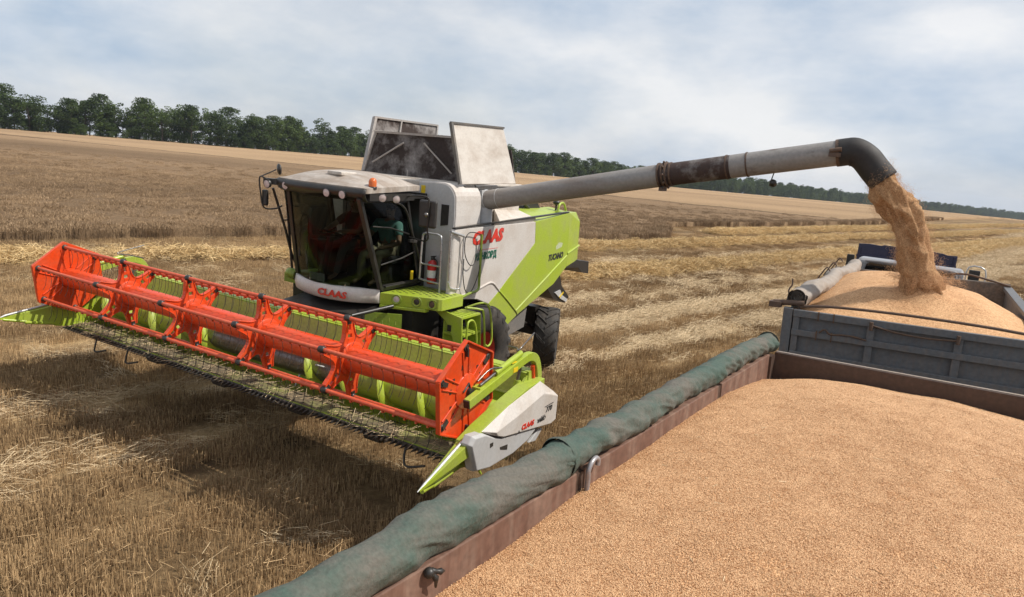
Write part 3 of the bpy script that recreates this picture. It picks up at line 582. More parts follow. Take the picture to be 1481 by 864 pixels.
# ---- header table
prof = [(.02, 1.00), (.02, 1.035), (.18, 1.05), (.36, 1.02), (.47, .955), (.62, .905), (.78, .90), (.93, .95), (1.05, 1.06), (1.10, 1.25), (1.12, 1.50), (1.13, 1.785), (1.19, 1.80), (1.19, 1.1), (1.05, .86), (.80, .82), (.5, .86), (.3, .96)]
b = MB()
n = len(prof); b.add([(-3.88, y, z) for y, z in prof]+[(3.88, y, z) for y, z in prof], [(i, (i+1) % n, n+(i+1) % n, n+i) for i in range(n)])
for x in (-3.88, 3.86): b.prism([(-.20, 1.06), (-.22, 1.37), (.02, 1.46), (.42, 1.50), (.95, 1.60), (1.19, 1.78), (1.19, 1.1), (1.05, .86), (.8, .82), (.5, .86), (.3, .96)], YZ, x, x+.03)
b.box(-3.9, 3.9, 1.16, 1.30, 1.66, 1.80); b.box(-3.9, 3.9, 1.19, 1.33, .95, 1.1)
header = B(b, 'header', GREEN)
b = MB(); b.grid([[(x, y, z) for x in (-3.80, 3.80)] for y, z in ((1.095, 1.50), (1.108, 1.775))], False); b.box(-3.8, 3.8, 1.07, 1.105, 1.495, 1.51)
B(b, 'back_screen', GREEN_DUSTY, header)
b = MB(); b.grid([[(x, y, z+.004) for x in np.linspace(-3.8, 3.8, 9)] for y, z in ((.03, 1.036), (.18, 1.05), (.36, 1.022), (.46, .965))], False)
for i in range(26): x = -3.7+7.4*i/25; b.bar((x, .05, 1.045), (x, .40, 1.02), .02, .014)
B(b, 'table_floor', pm('worn_table_floor', (.26, .28, .06), .6, dirt=.97, dcol=(.13, .098, .06), s1=2.6, var=.3, lo=.30, hi=.52), header)
b = MB(); b.box(-3.86, 3.86, -.03, .03, 1.0, 1.03)
for i in range(101):
    x = -3.81+.0762*i; b.add([(x-.018, -.02, 1.0), (x+.018, -.02, 1.0), (x+.018, -.02, 1.04), (x-.018, -.02, 1.04), (x, -.15, 1.012)], [(0, 1, 4), (1, 2, 4), (2, 3, 4), (3, 0, 4)])
B(b, 'knife_bar', DARK, header)
for x in (-3.25, -2.42, 2.95):
    b = MB(); b.tube(curve([(x, .12, .96), (x+.02, .06, .80), (x+.10, .02, .74), (x+.32, .06, .80)], 4), .014, 6); B(b, 'crop_rod', DARK, header)
for x in (-1.9, -.4, 1.1, 2.4):
    b = MB(); b.prism([(.1, .95), (.16, .82), (.5, .76), (.75, .80), (.7, .9)], YZ, x-.12, x+.12); B(b, 'skid', DARK, header)
# feed auger: steel drum with two green screws
AY, AZ = .73, 1.30
b = MB(); b.tube([(-1.45, AY, AZ), (1.45, AY, AZ)], .20, 28)
auger = B(b, 'feed_auger', STEEL, header)
b = MB()
for i in range(10):
    x = -1.2+2.4*i/9; a = i*2.4; b.tube([(x, AY, AZ), (x, AY+.36*math.cos(a), AZ+.36*math.sin(a))], .012, 6)
B(b, 'feed_fingers', BRIGHT, header)
for sx in (-1, 1):
    b = MB(); b.tube([(1.45*sx, AY, AZ), (3.84*sx, AY, AZ)], .20, 28); m = 110; rows = []
    for i in range(m+1):
        t = i/m; x = sx*(.75+3.05*t); a = sx*(2*PI*3.05*t/.62)+.6
        rows.append([(x, AY+r*math.cos(a), AZ+r*math.sin(a)) for r in (.19, .335)]+[(x+.012*sx, AY+r*math.cos(a), AZ+r*math.sin(a)) for r in (.335, .19)])
    b.grid(rows, True); B(b, 'auger_flight', GREEN, header, fix=False)
# dividers and end covers
for sx in (-1, 1):
    b = MB(); X0, X1 = 3.86*sx, 4.02*sx
    tipx = 3.93*sx; z0 = .16 if sx < 0 else 0.
    ring0 = [(X0, -.24, 1.37), (X1, -.26, 1.39), (X1, -.22, 1.24 if sx > 0 else 1.08), (X0, -.18, 1.20 if sx > 0 else 1.06)]; tip = [(tipx-.012, -.93, 1.125+z0), (tipx+.012, -.93, 1.13+z0), (tipx+.012, -.93, 1.105+z0), (tipx-.012, -.93, 1.10+z0)]
    b.add(ring0+tip, [(0, 1, 5, 4), (1, 2, 6, 5), (2, 3, 7, 6), (3, 0, 4, 7), (4, 5, 6, 7)])
    # long green ridge over the end of the table
    b.prism([(-.26, 1.30), (-.24, 1.39), (.02, 1.475), (.53, 1.60), (.95, 1.685), (1.36, 1.70), (1.36, 1.60), (.5, 1.42)], YZ, X0-.01*sx, X1)
    b.bar((X1, -.22, 1.30), (X1+.03*sx, -.02, .985), .03, .02); b.tube([(X0, -.62, 1.02+z0), (X0+.02*sx, -.15, 1.08)], .025, 8); b.tube([(tipx, -.88, 1.09+z0), (X0, -.60, 1.03+z0)], .022, 8)
    B(b, 'crop_divider', GREEN, header, bevel=.006)
    b = MB(); b.tube([(tipx, -.955, 1.115+z0), (tipx, -.85, 1.15+z0), ((X0+X1)/2, -.25, 1.395)], [.004, .016, .016], 8); B(b, 'divider_edge', BRIGHT, header)
def end_cover(sx, text):
    xo, xi = 4.10*sx, 4.02*sx; crease = [(.12, 1.415), (.33, 1.30), (.36, 1.285), (1.50, 1.10), (1.63, 1.12), (1.63, 1.44), (1.50, 1.475), (1.05, 1.575)]
    edge = [(-.04, 1.47), (.30, 1.30), (.36, 1.28), (1.50, 1.09), (1.64, 1.11), (1.64, 1.47), (1.25, 1.70), (.94, 1.68)]
    edge = [(-.03, 1.452), (.16, 1.35), (.31, 1.295), (1.50, 1.09), (1.64, 1.11), (1.63, 1.47), (1.24, 1.695), (.50, 1.585)]
    crs = [(.16, 1.405), (.20, 1.35), (.33, 1.30), (1.49, 1.10), (1.62, 1.12), (1.62, 1.43), (1.22, 1.56), (.62, 1.46)]
    b = MB(); n = 8
    b.add([(3.98*sx, y, z) for y, z in edge]+[(xi, y, z) for y, z in edge]+[(xo, y, z) for y, z in crs],
          [tuple(range(n))]+[(i, (i+1) % n, n+(i+1) % n, n+i) for i in range(n)]+[(n+i, n+(i+1) % n, 2*n+(i+1) % n, 2*n+i) for i in range(n)]+[tuple(range(2*n, 3*n))])
    c = B(b, 'end_cover', WHITE, header, bevel=.008)
    b = MB(); low = [(-.30, 1.40), (-.24, 1.475), (-.04, 1.445), (.16, 1.343), (.31, 1.285), (1.12, 1.155), (1.17, 1.13), (.98, 1.04), (.62, .985), (.10, 1.00), (-.16, 1.06)]
    inn = [(y*.96+.02, (z-1.2)*.9+1.2) for y, z in low]; n = len(low)
    b.add([(3.95*sx, y, z) for y, z in low]+[(4.04*sx, y, z) for y, z in low]+[(4.075*sx, y, z) for y, z in inn],
          [tuple(range(n))]+[(i, (i+1) % n, n+(i+1) % n, n+i) for i in range(n)]+[(n+i, n+(i+1) % n, 2*n+(i+1) % n, 2*n+i) for i in range(n)]+[tuple(range(2*n, 3*n))])
    b.prism([(1.30, 1.06), (1.42, 1.04), (1.25, .93), (1.08, .96)], YZ, 3.99*sx, 4.03*sx)
    B(b, 'lower_end_cover', GREY_PANEL, header, bevel=.008)
    b = MB(); b.prism([(.0, 1.03), (1.2, 1.05), (1.55, 1.09), (1.5, 1.16), (.3, 1.25), (-.1, 1.3)], YZ, 3.93*sx, 4.0*sx)
    b.prism([(.30, 1.185), (.46, 1.165), (.46, 1.105), (.40, 1.125), (.31, 1.155)], YZ, 4.074*sx, 4.08*sx); b.prism([(.08, 1.30), (.14, 1.295), (.14, 1.255), (.085, 1.25)], YZ, 4.074*sx, 4.08*sx)
    B(b, 'cover_recess', DARK, header)
    if text:
        f = lambda y0, z0, sl: (lambda x, y, z: (xo+z, y0+x, z0+y+x*sl))
        text_mesh('CLAAS', .085, f(.86, 1.275, -.06), REDTXT, 'lettering', header, .15, .004, 1.15, CB0)
        text_mesh('VARIO', .075, f(1.20, 1.24, -.03), DKTXT, 'lettering', header, .25, 0, .95, CB0)
        text_mesh('770', .095, f(1.38, 1.325, -.02), DKTXT, 'lettering', header, .25, 0, 1.15, CB0)
        b = MB(); b.box(xo-.002, xo+.003, 1.27, 1.50, 1.372, 1.381); b.box(xo-.002, xo+.003, 1.19, 1.30, 1.272, 1.277); b.prism([(.64, 1.245), (.68, 1.245), (.66, 1.275)], YZ, xo-.002, xo+.003); B(b, 'lettering', DKTXT, header)
end_cover(1, True); end_cover(-1, False)
# reel arms with lift cylinders and hydraulic pipes
for sx in (-1, 1):
    x = 3.90*sx if sx > 0 else -3.92; b = MB(); arm = curve([(x, -.16, 1.76), (x, .45, 1.88), (x, .88, 1.97), (x, 1.12, 2.0), (x, 1.28, 1.93), (x, 1.38, 1.74), (x, 1.40, 1.58)], 5)
    for p0, p1 in zip(arm[:-1], arm[1:]): b.bar(p0, p1+(p1-p0)*.12, .075, .10, (0, 0, 1) if abs((p1-p0).normalized().z) < .75 else (0, 1, 0))
    b.bar((x-.10*sx, .12, 1.83), (x+.01*sx, .12, 1.83), .12, .09)
    ra = B(b, 'reel_arm', GREEN, bevel=.006)
    b = MB(); b.tube([(x-.09*sx, 1.02, 1.45), (x-.09*sx, 1.06, 1.70)], .042, 12); b.tube([(x-.02*sx, .40, 1.955), (x-.02*sx, .95, 2.07)], .035, 10)
    B(b, 'lift_cylinder', GREEN, ra)
    b = MB(); b.tube([(x-.09*sx, 1.06, 1.70), (x-.08*sx, 1.09, 1.9)], .022, 8); b.tube([(x-.02*sx, .10, 1.89), (x-.02*sx, .40, 1.955)], .018, 8)
    b.tube(curve([(x-.3*sx, 1.14, 2.06), (x-.1*sx, 1.0, 2.10), (x, .86, 2.13), (x-.05*sx, 1.3, 2.24)], 4), .010, 6); b.tube(curve([(x, .5, 2.0), (x-.03*sx, .3, 2.02), (x-.05*sx, .1, 1.93)], 4), .010, 6)
    b.tube(curve([(x-.08*sx, 1.2, 1.92), (x-.04*sx, 1.33, 1.80), (x-.05*sx, 1.3, 1.62)], 4), .012, 6)
    B(b, 'hydraulic_pipes', STEEL, ra)
    b = MB(); b.box(x+.038*sx, x+.042*sx, .70, .80, 1.90, 1.955); b.box(x-.02, x+.02, .70, .82, 2.002, 2.008); B(b, 'decal', YELLOW, ra)
    b = MB(); b.tube([(x+.0*sx, 1.30, 1.60), (x+.0*sx, 1.24, 1.86)], .028, 10); B(b, 'spring', ORANGE, ra)
    b = MB(); b.bar((x, -.17, 1.757), (x, -.16, 1.76), .07, .09); B(b, 'end_cap', BLACK, ra)
# ---- body
b = MB(); core = [(3.1, 3.1), (7.55, 3.12), (7.72, 2.7), (7.7, 2.25), (6.6, 1.75), (5.2, 1.15), (3.6, 1.0), (3.1, 1.5)]
b.prism(core, YZ, -1.22, 1.22); B(b, 'chassis', DARK)
b = MB(); b.prism([(4.45, 1.75), (5.2, 1.25), (5.85, 1.75), (5.75, 1.05), (5.1, .98), (4.62, 1.0)], YZ, -1.34, 1.34); b.prism([(4.95, .985), (4.97, 1.6), (5.0, 1.6), (4.98, .985)], YZ, 1.34, 1.348)
sv = B(b, 'sieve_box', pm('dusty_grey_sheet', (.17, .16, .15), .6, dirt=.6, dcol=(.24, .2, .16), s1=3)); b = MB(); b.tube(curve([(1.36, 5.45, 1.66), (1.39, 5.5, 1.5), (1.39, 5.62, 1.45), (1.36, 5.75, 1.62)], 4), .013, 6); B(b, 'handle', GREEN, sv)
WP = [(2.86, 3.12), (2.84, 3.05), (2.85, 2.10), (2.95, 2.02), (3.62, 1.93), (3.99, 1.80), (4.20, 1.91), (5.50, 2.75), (5.45, 3.15)]
GP1 = [(3.99, 1.80), (4.70, 1.30), (5.03, 1.44), (6.45, 1.86), (6.98, 2.16), (6.90, 3.28), (5.45, 3.15), (5.50, 2.75), (4.20, 1.91)]
GP2 = [(6.98, 2.16), (7.55, 2.20), (7.72, 2.24), (7.66, 3.06), (7.42, 3.27), (6.90, 3.28)]
for sx in (-1, 1):
    xo, xi = 1.55*sx, 1.46*sx
    b = MB(); b.prism(WP, YZ, xi, xo); b.tube([(xo-.05*sx, 2.86, 3.10), (xo-.05*sx, 2.86, 2.05)], .05, 12)
    b.tube(curve([(xo-.005*sx, 2.95, 2.03), (xo, 3.6, 2.10), (xo, 4.02, 2.165), (xo, 4.25, 2.04), (xo-.004*sx, 4.32, 1.985)], 5), .022, 8)
    wpan = B(b, 'side_panel', WHITE, bevel=.012)
    b = MB(); b.prism(GP1, YZ, xi, xo+.002*sx); b.tube(curve([(xo, 4.32, 1.985), (xo+.004*sx, 4.65, 1.76), (xo+.004*sx, 4.98, 1.52), (xo, 5.03, 1.46)], 4), .02, 8); b.tube([(xo+.002*sx, 4.97, 1.53), (xo+.002*sx, 6.93, 2.40)], .024, 8)
    gp = B(b, 'side_panel', GREEN, bevel=.012)
    b = MB(); n = len(GP2); inset = [(y, z) for y, z in GP2]
    b.add([(xo-(.0 if y < 7.2 else .10)*sx, y, z) for y, z in inset]+[(xi-.25*sx, y, z) for y, z in inset], [tuple(range(n)), tuple(range(n, 2*n))[::-1]]+[(i, (i+1) % n, n+(i+1) % n, n+i) for i in range(n)])
    b.tube([(xo-.004*sx, 6.97, 2.44), (xo-.09*sx, 7.70, 2.55)], .024, 8)
    B(b, 'rear_panel', GREEN, bevel=.012)
    b = MB(); b.bar((xo-.03*sx, 2.86, 3.135), (xo-.03*sx, 6.86, 3.292), .07, .022); B(b, 'panel_edge_strip', BLACK, wpan)
    if sx > 0:
        sl = .035; f = lambda y0, z0: (lambda x, y, z: (1.552+z, y0+x, z0+y+x*sl))
        text_mesh('CLAAS', .275, f(3.80, 2.955), REDTXT, 'lettering', wpan, .2, .017, 1.12, CB0)
        text_mesh('КОНКОРД', .155, f(3.79, 2.645), GREENTXT, 'lettering', wpan, 0, .006, .84, CB0)
        text_mesh('TUCANO', .165, f(6.42, 2.42), DKTXT, 'lettering', gp, .28, .007, .92, CB0)
        b = MB(); b.box(1.551, 1.555, 3.55, 4.15, 2.752, 2.757); B(b, 'lettering', REDTXT, wpan)
        b = MB(); b.prism([(6.42, 2.56), (6.66, 2.60), (6.70, 2.68), (6.52, 2.70), (6.40, 2.63)], YZ, 1.5525, 1.5535); B(b, 'worn_patch', pm('worn_sticker', (.46, .50, .30), .6), gp)
b = MB(); b.box(-1.3, 1.3, 7.66, 7.72, 2.25, 3.02); b.box(-1.25, 1.25, 7.0, 7.6, 2.1, 2.3); B(b, 'rear_hood', GREEN, bevel=.02)
# top decks: dusty white cover, green engine deck, machinery on it
b = MB(); top = [(1.50, 4.22, 3.205), (1.50, 5.55, 3.205), (1.20, 5.6, 3.27), (.75, 5.35, 3.47), (.85, 4.95, 3.49), (1.25, 4.45, 3.36)]
b.add(top+[(x, y, z-.25) for x, y, z in top], [tuple(range(6)), tuple(range(6, 12))[::-1]]+[(i, (i+1) % 6, 6+(i+1) % 6, 6+i) for i in range(6)]); B(b, 'grain_deck_cover', WHITE_DUSTY, bevel=.015)
b = MB(); b.prism([(1.50, 3.16), (1.1, 3.26), (.75, 3.30), (.75, 3.05), (1.50, 3.05)], XZ, 5.5, 7.3); b.prism([(1.45, 3.12), (1.1, 3.25), (.7, 3.30), (.7, 3.0), (1.45, 2.95)], XZ, 7.3, 7.62); b.prism([(-1.50, 3.16), (-.9, 3.3), (-.9, 3.0), (-1.5, 3.0)], XZ, 4.4, 7.6)
b.tube(curve([(1.15, 7.15, 3.26), (1.15, 7.2, 3.40), (1.15, 7.4, 3.42), (1.15, 7.58, 3.2)], 4), .025, 8); B(b, 'engine_deck', GREEN, bevel=.015)
eng = MB(); eng.box(-.6, .68, 5.45, 7.2, 3.08, 3.22); eng.tube([(.3, 5.8, 3.22), (.3, 5.8, 3.52)], .09, 14); eng.tube([(.55, 6.3, 3.2), (.55, 6.3, 3.38)], .12, 16); eng.tube([(.42, 6.15, 3.36), (.68, 6.75, 3.36)], .06, 10)
eng.prism([(6.1, 3.2), (6.35, 3.46), (6.7, 3.40), (7.2, 3.22)], YZ, .1, .6); eng.box(-.4, .5, 5.2, 5.5, 3.1, 3.48); eng.tube(curve([(.6, 5.6, 3.3), (.68, 5.9, 3.44), (.66, 6.2, 3.42), (.6, 6.5, 3.25)], 4), .03, 8)
eng.tube(curve([(.8, 5.5, 3.3), (.86, 5.8, 3.5), (.84, 6.1, 3.46), (.8, 6.5, 3.3)], 4), .035, 8); eng.prism([(6.2, 3.2), (6.45, 3.52), (6.85, 3.44), (7.1, 3.22)], YZ, .62, .80); eng.box(.5, .85, 5.55, 5.95, 3.2, 3.44)
en = B(eng, 'engine', BLACK, bevel=.01); b = MB(); b.lathe([(.085, 0), (.105, .02), (.105, .07), (.085, .09)], (.64, 6.0, 3.34), (1, 0, 0), 16); b.lathe([(.085, 0), (.105, .02), (.105, .07), (.085, .09)], (.66, 6.42, 3.36), (1, 0, 0), 16); b.tube([(.75, 6.45, 3.25), (.72, 6.55, 3.42)], .02, 8); B(b, 'pulley', STEEL, en)
b = MB(); b.tube([(1.05, 7.25, 3.26), (1.05, 7.25, 3.40)], .022, 8); b.ball((1.05, 7.25, 3.43), .075, 1, 1, .7); B(b, 'air_intake', BLACK)
b = MB(); b.prism([(7.72, 2.12), (7.9, 2.24), (8.6, 2.10), (9.2, 2.02), (9.25, 1.72), (8.85, 1.78), (8.6, 1.92), (7.72, 2.0)], YZ, .5, 1.1); B(b, 'straw_spreader_flap', BLACK, bevel=.01)
b = MB(); b.prism([(6.9, 1.95), (7.5, 2.0), (7.72, 1.60), (8.15, 1.30), (7.95, 1.19), (7.35, 1.36), (7.05, 1.60)], YZ, .7, 1.15); b.tube([(.9, 6.6, 1.5), (.9, 7.3, 1.8)], .06, 8)
tl = B(b, 'straw_chopper', BLACK); b = MB(); b.prism([(7.36, 1.50), (7.62, 1.53), (7.74, 1.40), (8.03, 1.27), (7.98, 1.21), (7.66, 1.33), (7.5, 1.42)], YZ, 1.15, 1.17); B(b, 'lamp', BRIGHT, tl); b = MB(); b.bar((1.175, 7.6, 1.36), (1.175, 7.78, 1.46), .01, .035); B(b, 'warning_stripe', YELLOW, tl)
# grain tank: sheet tower beside the cab, rear tower, hopper flaps
b = MB(); tower = [(.64, 2.06), (.64, 3.78), (.95, 3.80)]+[(1.13+.26*math.sin(t), 3.54+.26*math.cos(t)) for t in np.linspace(0, PI/2, 7)]+[(1.40, 3.3), (1.385, 2.06)]
b.prism(tower, XZ, 3.06, 3.78); gt = B(b, 'tank_tower', WHITE, bevel=.02)
b = MB(); inner = [(x*.94+.06, z*.985+.03) for x, z in tower]; b.prism(inner, XZ, 3.048, 3.062); b.bar((.66, 3.045, 2.9), (1.37, 3.045, 2.9), .006, .012); B(b, 'tower_front_shade', GREY_PANEL, gt)  # grey over the white tower's front: its shade is put into the colour
b = MB(); b.box(.71, .79, 3.040, 3.0475, 3.60, 3.72); B(b, 'decal', YELLOW, gt)
b = MB(); b.prism([(1.13, 3.46), (1.27, 3.46), (1.27, 3.15), (1.13, 3.12)], XZ, 3.035, 3.047); B(b, 'vent', BLACK, gt)
b = MB(); b.box(-1.25, 1.2, 3.3, 5.4, 2.9, 3.78); b.box(-1.25, .64, 3.06, 3.3, 2.2, 3.78); b.box(-1.3, 1.26, 3.5, 5.35, 3.72, 3.80); gtank = B(b, 'grain_tank', WHITE_DUSTY, bevel=.015)
def plate(mb, pts, th):
    p = [Vector(q) for q in pts]; n = (p[1]-p[0]).cross(p[-1]-p[0]).normalized()*th; k = len(p)
    mb.add(p+[q+n for q in p], [tuple(range(k))[::-1], tuple(range(k, 2*k))]+[(i, (i+1) % k, k+(i+1) % k, k+i) for i in range(k)])
LC = [(1.33, 3.215, 3.79), (1.20, 5.20, 3.81), (1.02, 4.90, 4.77), (1.10, 3.19, 4.72)]
b = MB(); plate(b, LC, -.035); cov = B(b, 'tank_cover', pm('dusty_white_cover', (.60, .55, .49), .6, dirt=.75, dcol=(.34, .27, .215), s1=1.5, s2=30, var=.05, streak=(1, 1, 2.2)), bevel=.008)
b = MB(); b.bar(LC[2], LC[3], .05, .03); b.bar(LC[3], LC[0], .05, .05, (0, 1, 0)); B(b, 'rubber_edge', pm('grey_rubber_edge', (.10, .095, .09), .6, dirt=.4), cov)
b = MB(); b.tube([(1.30, 3.7, 3.76), (1.28, 4.4, 3.77)], .02, 6); b.box(1.22, 1.30, 3.4, 4.9, 3.71, 3.765); B(b, 'hinge', STEEL, cov)
b = MB(); FL = [(.93, 3.74, 3.79), (-1.16, 3.77, 3.80), (-.98, 3.84, 4.52), (.80, 3.80, 4.52)]
plate(b, FL, .03); ext = B(b, 'tank_flap', STAINED, bevel=.006)
b = MB(); b.tube([(-.93, 3.725, 3.98), (-.28, 3.765, 4.36)], .016, 6); b.tube([(.16, 3.765, 4.38), (.80, 3.72, 3.92)], .014, 6); b.bar((-.97, 3.805, 4.515), (.80, 3.78, 4.515), .03, .035); b.bar((-1.14, 3.74, 3.82), (-.96, 3.81, 4.5), .04, .03, (0, 1, 0)); b.tube([(-.15, 3.75, 3.80), (-.16, 3.765, 3.90)], .012, 6)
B(b, 'brace', pm('dusty_steel_edge', (.36, .32, .29), .6, dirt=.5), ext)
b = MB(); RC = [(-1.22, 3.83, 3.80), (-1.22, 5.9, 3.84), (-1.42, 6.24, 4.80), (-1.42, 4.30, 4.79)]; plate(b, RC, -.03); rc = B(b, 'tank_cover', STAINED, bevel=.006)
b = MB(); b.bar(RC[3], RC[2], .07, .035); b.bar(RC[0], RC[3], .07, .06, (0, 1, 0)); b.bar(RC[1], RC[2], .06, .04, (0, 1, 0))
p = [Vector(q)+V(.03, 0, 0) for q in RC]; b.bar(p[3]*.62+p[2]*.38, (p[3]*.62+p[2]*.38)*.55+(p[0]*.62+p[1]*.38)*.45, .03, .03, (0, 1, 0)); b.bar(p[3]*.75+p[0]*.25, p[2]*.75+p[1]*.25, .03, .025)
B(b, 'cover_frame', pm('dusty_grey_frame', (.30, .28, .265), .6, dirt=.6, dcol=(.38, .32, .27)), rc)
b = MB(); plate(b, [(-1.2, 5.2, 3.79), (1.2, 5.2, 3.79), (1.0, 5.3, 4.4), (-1.15, 5.3, 4.4)], .03); B(b, 'tank_flap', STAINED)
b = MB(); b.grid([[(x, y, 3.805+.12*math.sin(PI*(x+1.2)/2.4)*math.sin(PI*(y-3.8)/1.4)) for x in np.linspace(-1.2, 1.15, 7)] for y in np.linspace(3.8, 5.2, 7)]); B(b, 'grain_in_tank', pm('grain_surface', (.55, .33, .16), .9, s2=90, var=.3))
# unloading tube
b = MB(); b.tube([(1.30, 4.0, 2.9), (1.30, 4.0, 3.45)], .155, 20); b.tube(curve([(1.16, 4.0, 3.4), (1.20, 4.0, 3.46), (1.34, 4.0, 3.525)], 5), .165, 20); b.box(1.05, 1.35, 3.84, 4.16, 3.55, 3.70); tur = B(b, 'tube_turret', GREY_PANEL, bevel=.01)
A0, A1, A2 = V(1.30, 4.0, 3.525), V(4.27, 4.0, 4.195), V(6.62, 4.0, 4.69)
b = MB(); b.tube([A0, A1], .163, 32); un = B(b, 'unloading_tube', TUBE_GREY)
d1 = (A2-A1).normalized(); b = MB(); b.tube([A1+d1*1.0, A2], .16, 32); B(b, 'outer_tube', TUBE_RUST, un); b = MB(); b.tube([A1, A1+d1*.998], .16, 32); B(b, 'stained_section', TUBE_STAIN, un)
b = MB()
for t, rr in ((0, .185), (.06, .178), (.11, .185), (.17, .172)): b.tube([A1+d1*(t-.012), A1+d1*(t+.012)], rr, 32)
for t in (.95, 1.22): b.tube([A1+d1*(t-.01), A1+d1*(t+.01)], .168, 32)
b.box(4.30, 4.36, 3.90, 4.10, 3.98, 4.03); b.tube([A2-d1*.09, A2-d1*.05], .172, 32)
for k in range(10): a = 2*PI*k/10; b.ball(tuple(A1+d1*.085+V(0, math.cos(a), 0)*.19+V(-d1.z, 0, d1.x)*math.sin(a)*.19), .018)
B(b, 'flange', RUST, un)
d0 = (A1-A0).normalized(); b = MB(); b.tube([A0+d0*.05, A0+d0*.075], .178, 32); b.tube([A0+d0*.3, A0+d0*.306], .166, 32); B(b, 'ring', BRIGHT, un)
b = MB(); sp = [A2-d1*.06, A2+d1*.05, V(6.75, 4.0, 4.70), V(6.87, 4.0, 4.635), V(6.99, 4.0, 4.51), V(7.12, 4.0, 4.375)]
b.tube(curve(sp, 5), [.172]*6+[.174]*10+[.176]*10, 28, False); o = B(b, 'rubber_spout', SPOUT, un)
sm = o.modifiers.new('wall', 'SOLIDIFY'); sm.thickness = .012; sm.offset = -1
SPOUT_END = MC @ V(7.12, 4.0, 4.375)
b = MB(); b.tube([A2-d1*.16+V(0, -.17, .03), A2-d1*.02+V(0, -.17, .03)], .03, 8); b.box(6.46, 6.60, 3.815, 3.84, 4.62, 4.67); B(b, 'latch', RUST, un)
b = MB(); q = A1*.35+A2*.65; b.tube([q+V(.02, 0, -.15), q+V(0, 0, -.25)], .008, 6); b.lathe([(.02, -.03), (.045, 0), (.05, .05), (.01, .06)], tuple(q+V(.02, 0, -.27)), (.3, -.6, -.7), 12); B(b, 'work_lamp', BLACK, un)
# platform, headlights, ladder, rails
b = MB(); plat = [(.80, 2.06), (1.48, 2.34), (1.66, 2.38), (1.70, 2.42), (1.70, 2.98), (.80, 3.03)]; b.prism(plat, XY, 1.93, 2.115); b.prism([(.80, 2.055), (1.47, 2.33), (1.47, 2.42), (.80, 2.2)], XY, 1.88, 1.93)
plt = B(b, 'platform', GREEN, bevel=.01)
b = MB(); rr = random.Random(3)
for i in range(9):
    for j in range(7):
        x, y = .9+i*.09, 2.25+j*.10+(i % 2)*.05
        if y > 2.12+(x-.8)*.42+.06 and y < 2.95: b.prism([(x-.03, y), (x, y-.014), (x+.03, y), (x, y+.014)], XY, 2.1155, 2.119)
B(b, 'tread_holes', DARK, plt)
nf = V(.28, -.68, 0).normalized(); nf = V(.38, -.925, 0)
for i, (x, y, z, m) in enumerate([(1.04, 2.16, 2.035, LAMP), (1.33, 2.28, 2.03, DARK), (1.57, 2.36, 2.02, RUST)]):
    b = MB(); b.lathe([(.075, -.02), (.078, .012), (.062, .012), (.058, -.005)], (x, y, z), tuple(nf), 18); b.lathe([(.0001, .008), (.03, .006), (.06, -.002)], (x, y, z), tuple(nf), 18); b.mi = [1 if i_ >= 18*3 else 0 for i_ in range(len(b.f))]
    hb = B(b, 'headlight', [GREEN_DK, m], plt)
b = MB(); b.prism([(1.38, 1.92), (1.62, 1.90), (1.95, 1.845), (2.0, 1.14), (1.86, 1.14), (1.80, 1.52), (1.66, 1.74)], XZ, 2.60, 2.625); b.prism([(1.62, 1.85), (1.95, 1.82), (2.0, 1.2), (1.82, 1.16)], XZ, 3.12, 3.14)
b.box(1.60, 1.62, 2.625, 3.12, 1.3, 1.85)
ldr = B(b, 'ladder', GREEN, bevel=.006)
for z, x1 in ((1.85, 1.95), (1.57, 1.97), (1.30, 1.98)):
    b = MB(); b.box(1.62, x1, 2.627, 3.118, z-.03, z)
    for k in range(5): b.box(1.66, x1-.03, 2.68+k*.095, 2.72+k*.095, z, z+.006)
    B(b, 'tread', GREEN, ldr)
b = MB(); b.box(1.70, 1.77, 2.594, 2.60, 1.60, 1.70); B(b, 'slot', BLACK, ldr)
for pts in ([(2.02, 2.66, 1.2), (2.02, 2.66, 1.70), (2.01, 2.72, 1.79), (2.01, 2.84, 1.77), (2.02, 2.92, 1.60), (2.03, 2.97, 1.2)], [(1.80, 2.95, 1.93), (1.93, 3.12, 1.90), (1.98, 3.17, 1.82), (2.02, 3.22, 1.2)], [(1.72, 3.02, 1.90), (1.90, 3.14, 1.99), (1.97, 3.26, 1.97), (1.99, 3.36, 1.80), (1.99, 3.45, 1.42), (1.99, 3.42, 1.30), (1.99, 3.34, 1.27), (1.98, 3.28, 1.31)]):
    b = MB(); b.tube(curve(pts, 4), .017, 8); B(b, 'ladder_rail', GREEN, ldr)
b = MB(); b.tube(curve([(1.68, 2.90, 2.06), (1.66, 3.2, 2.10), (1.63, 3.50, 2.12), (1.62, 3.53, 2.3), (1.62, 3.52, 2.7), (1.62, 3.50, 3.02)], 4), .022, 8); B(b, 'grab_post', GREEN_DK)
b = MB(); b.tube(curve([(1.36, 2.80, 2.05), (1.36, 2.80, 2.25), (1.345, 2.80, 2.9), (1.30, 2.80, 3.0), (1.16, 2.80, 3.01), (1.02, 2.80, 3.0), (.975, 2.80, 2.9), (.965, 2.80, 2.34), (1.0, 2.80, 2.27), (1.36, 2.80, 2.25)], 4), .017, 8); b.tube([(.97, 2.80, 2.52), (1.355, 2.80, 2.52)], .014, 8); B(b, 'guard_hoop', GALV)
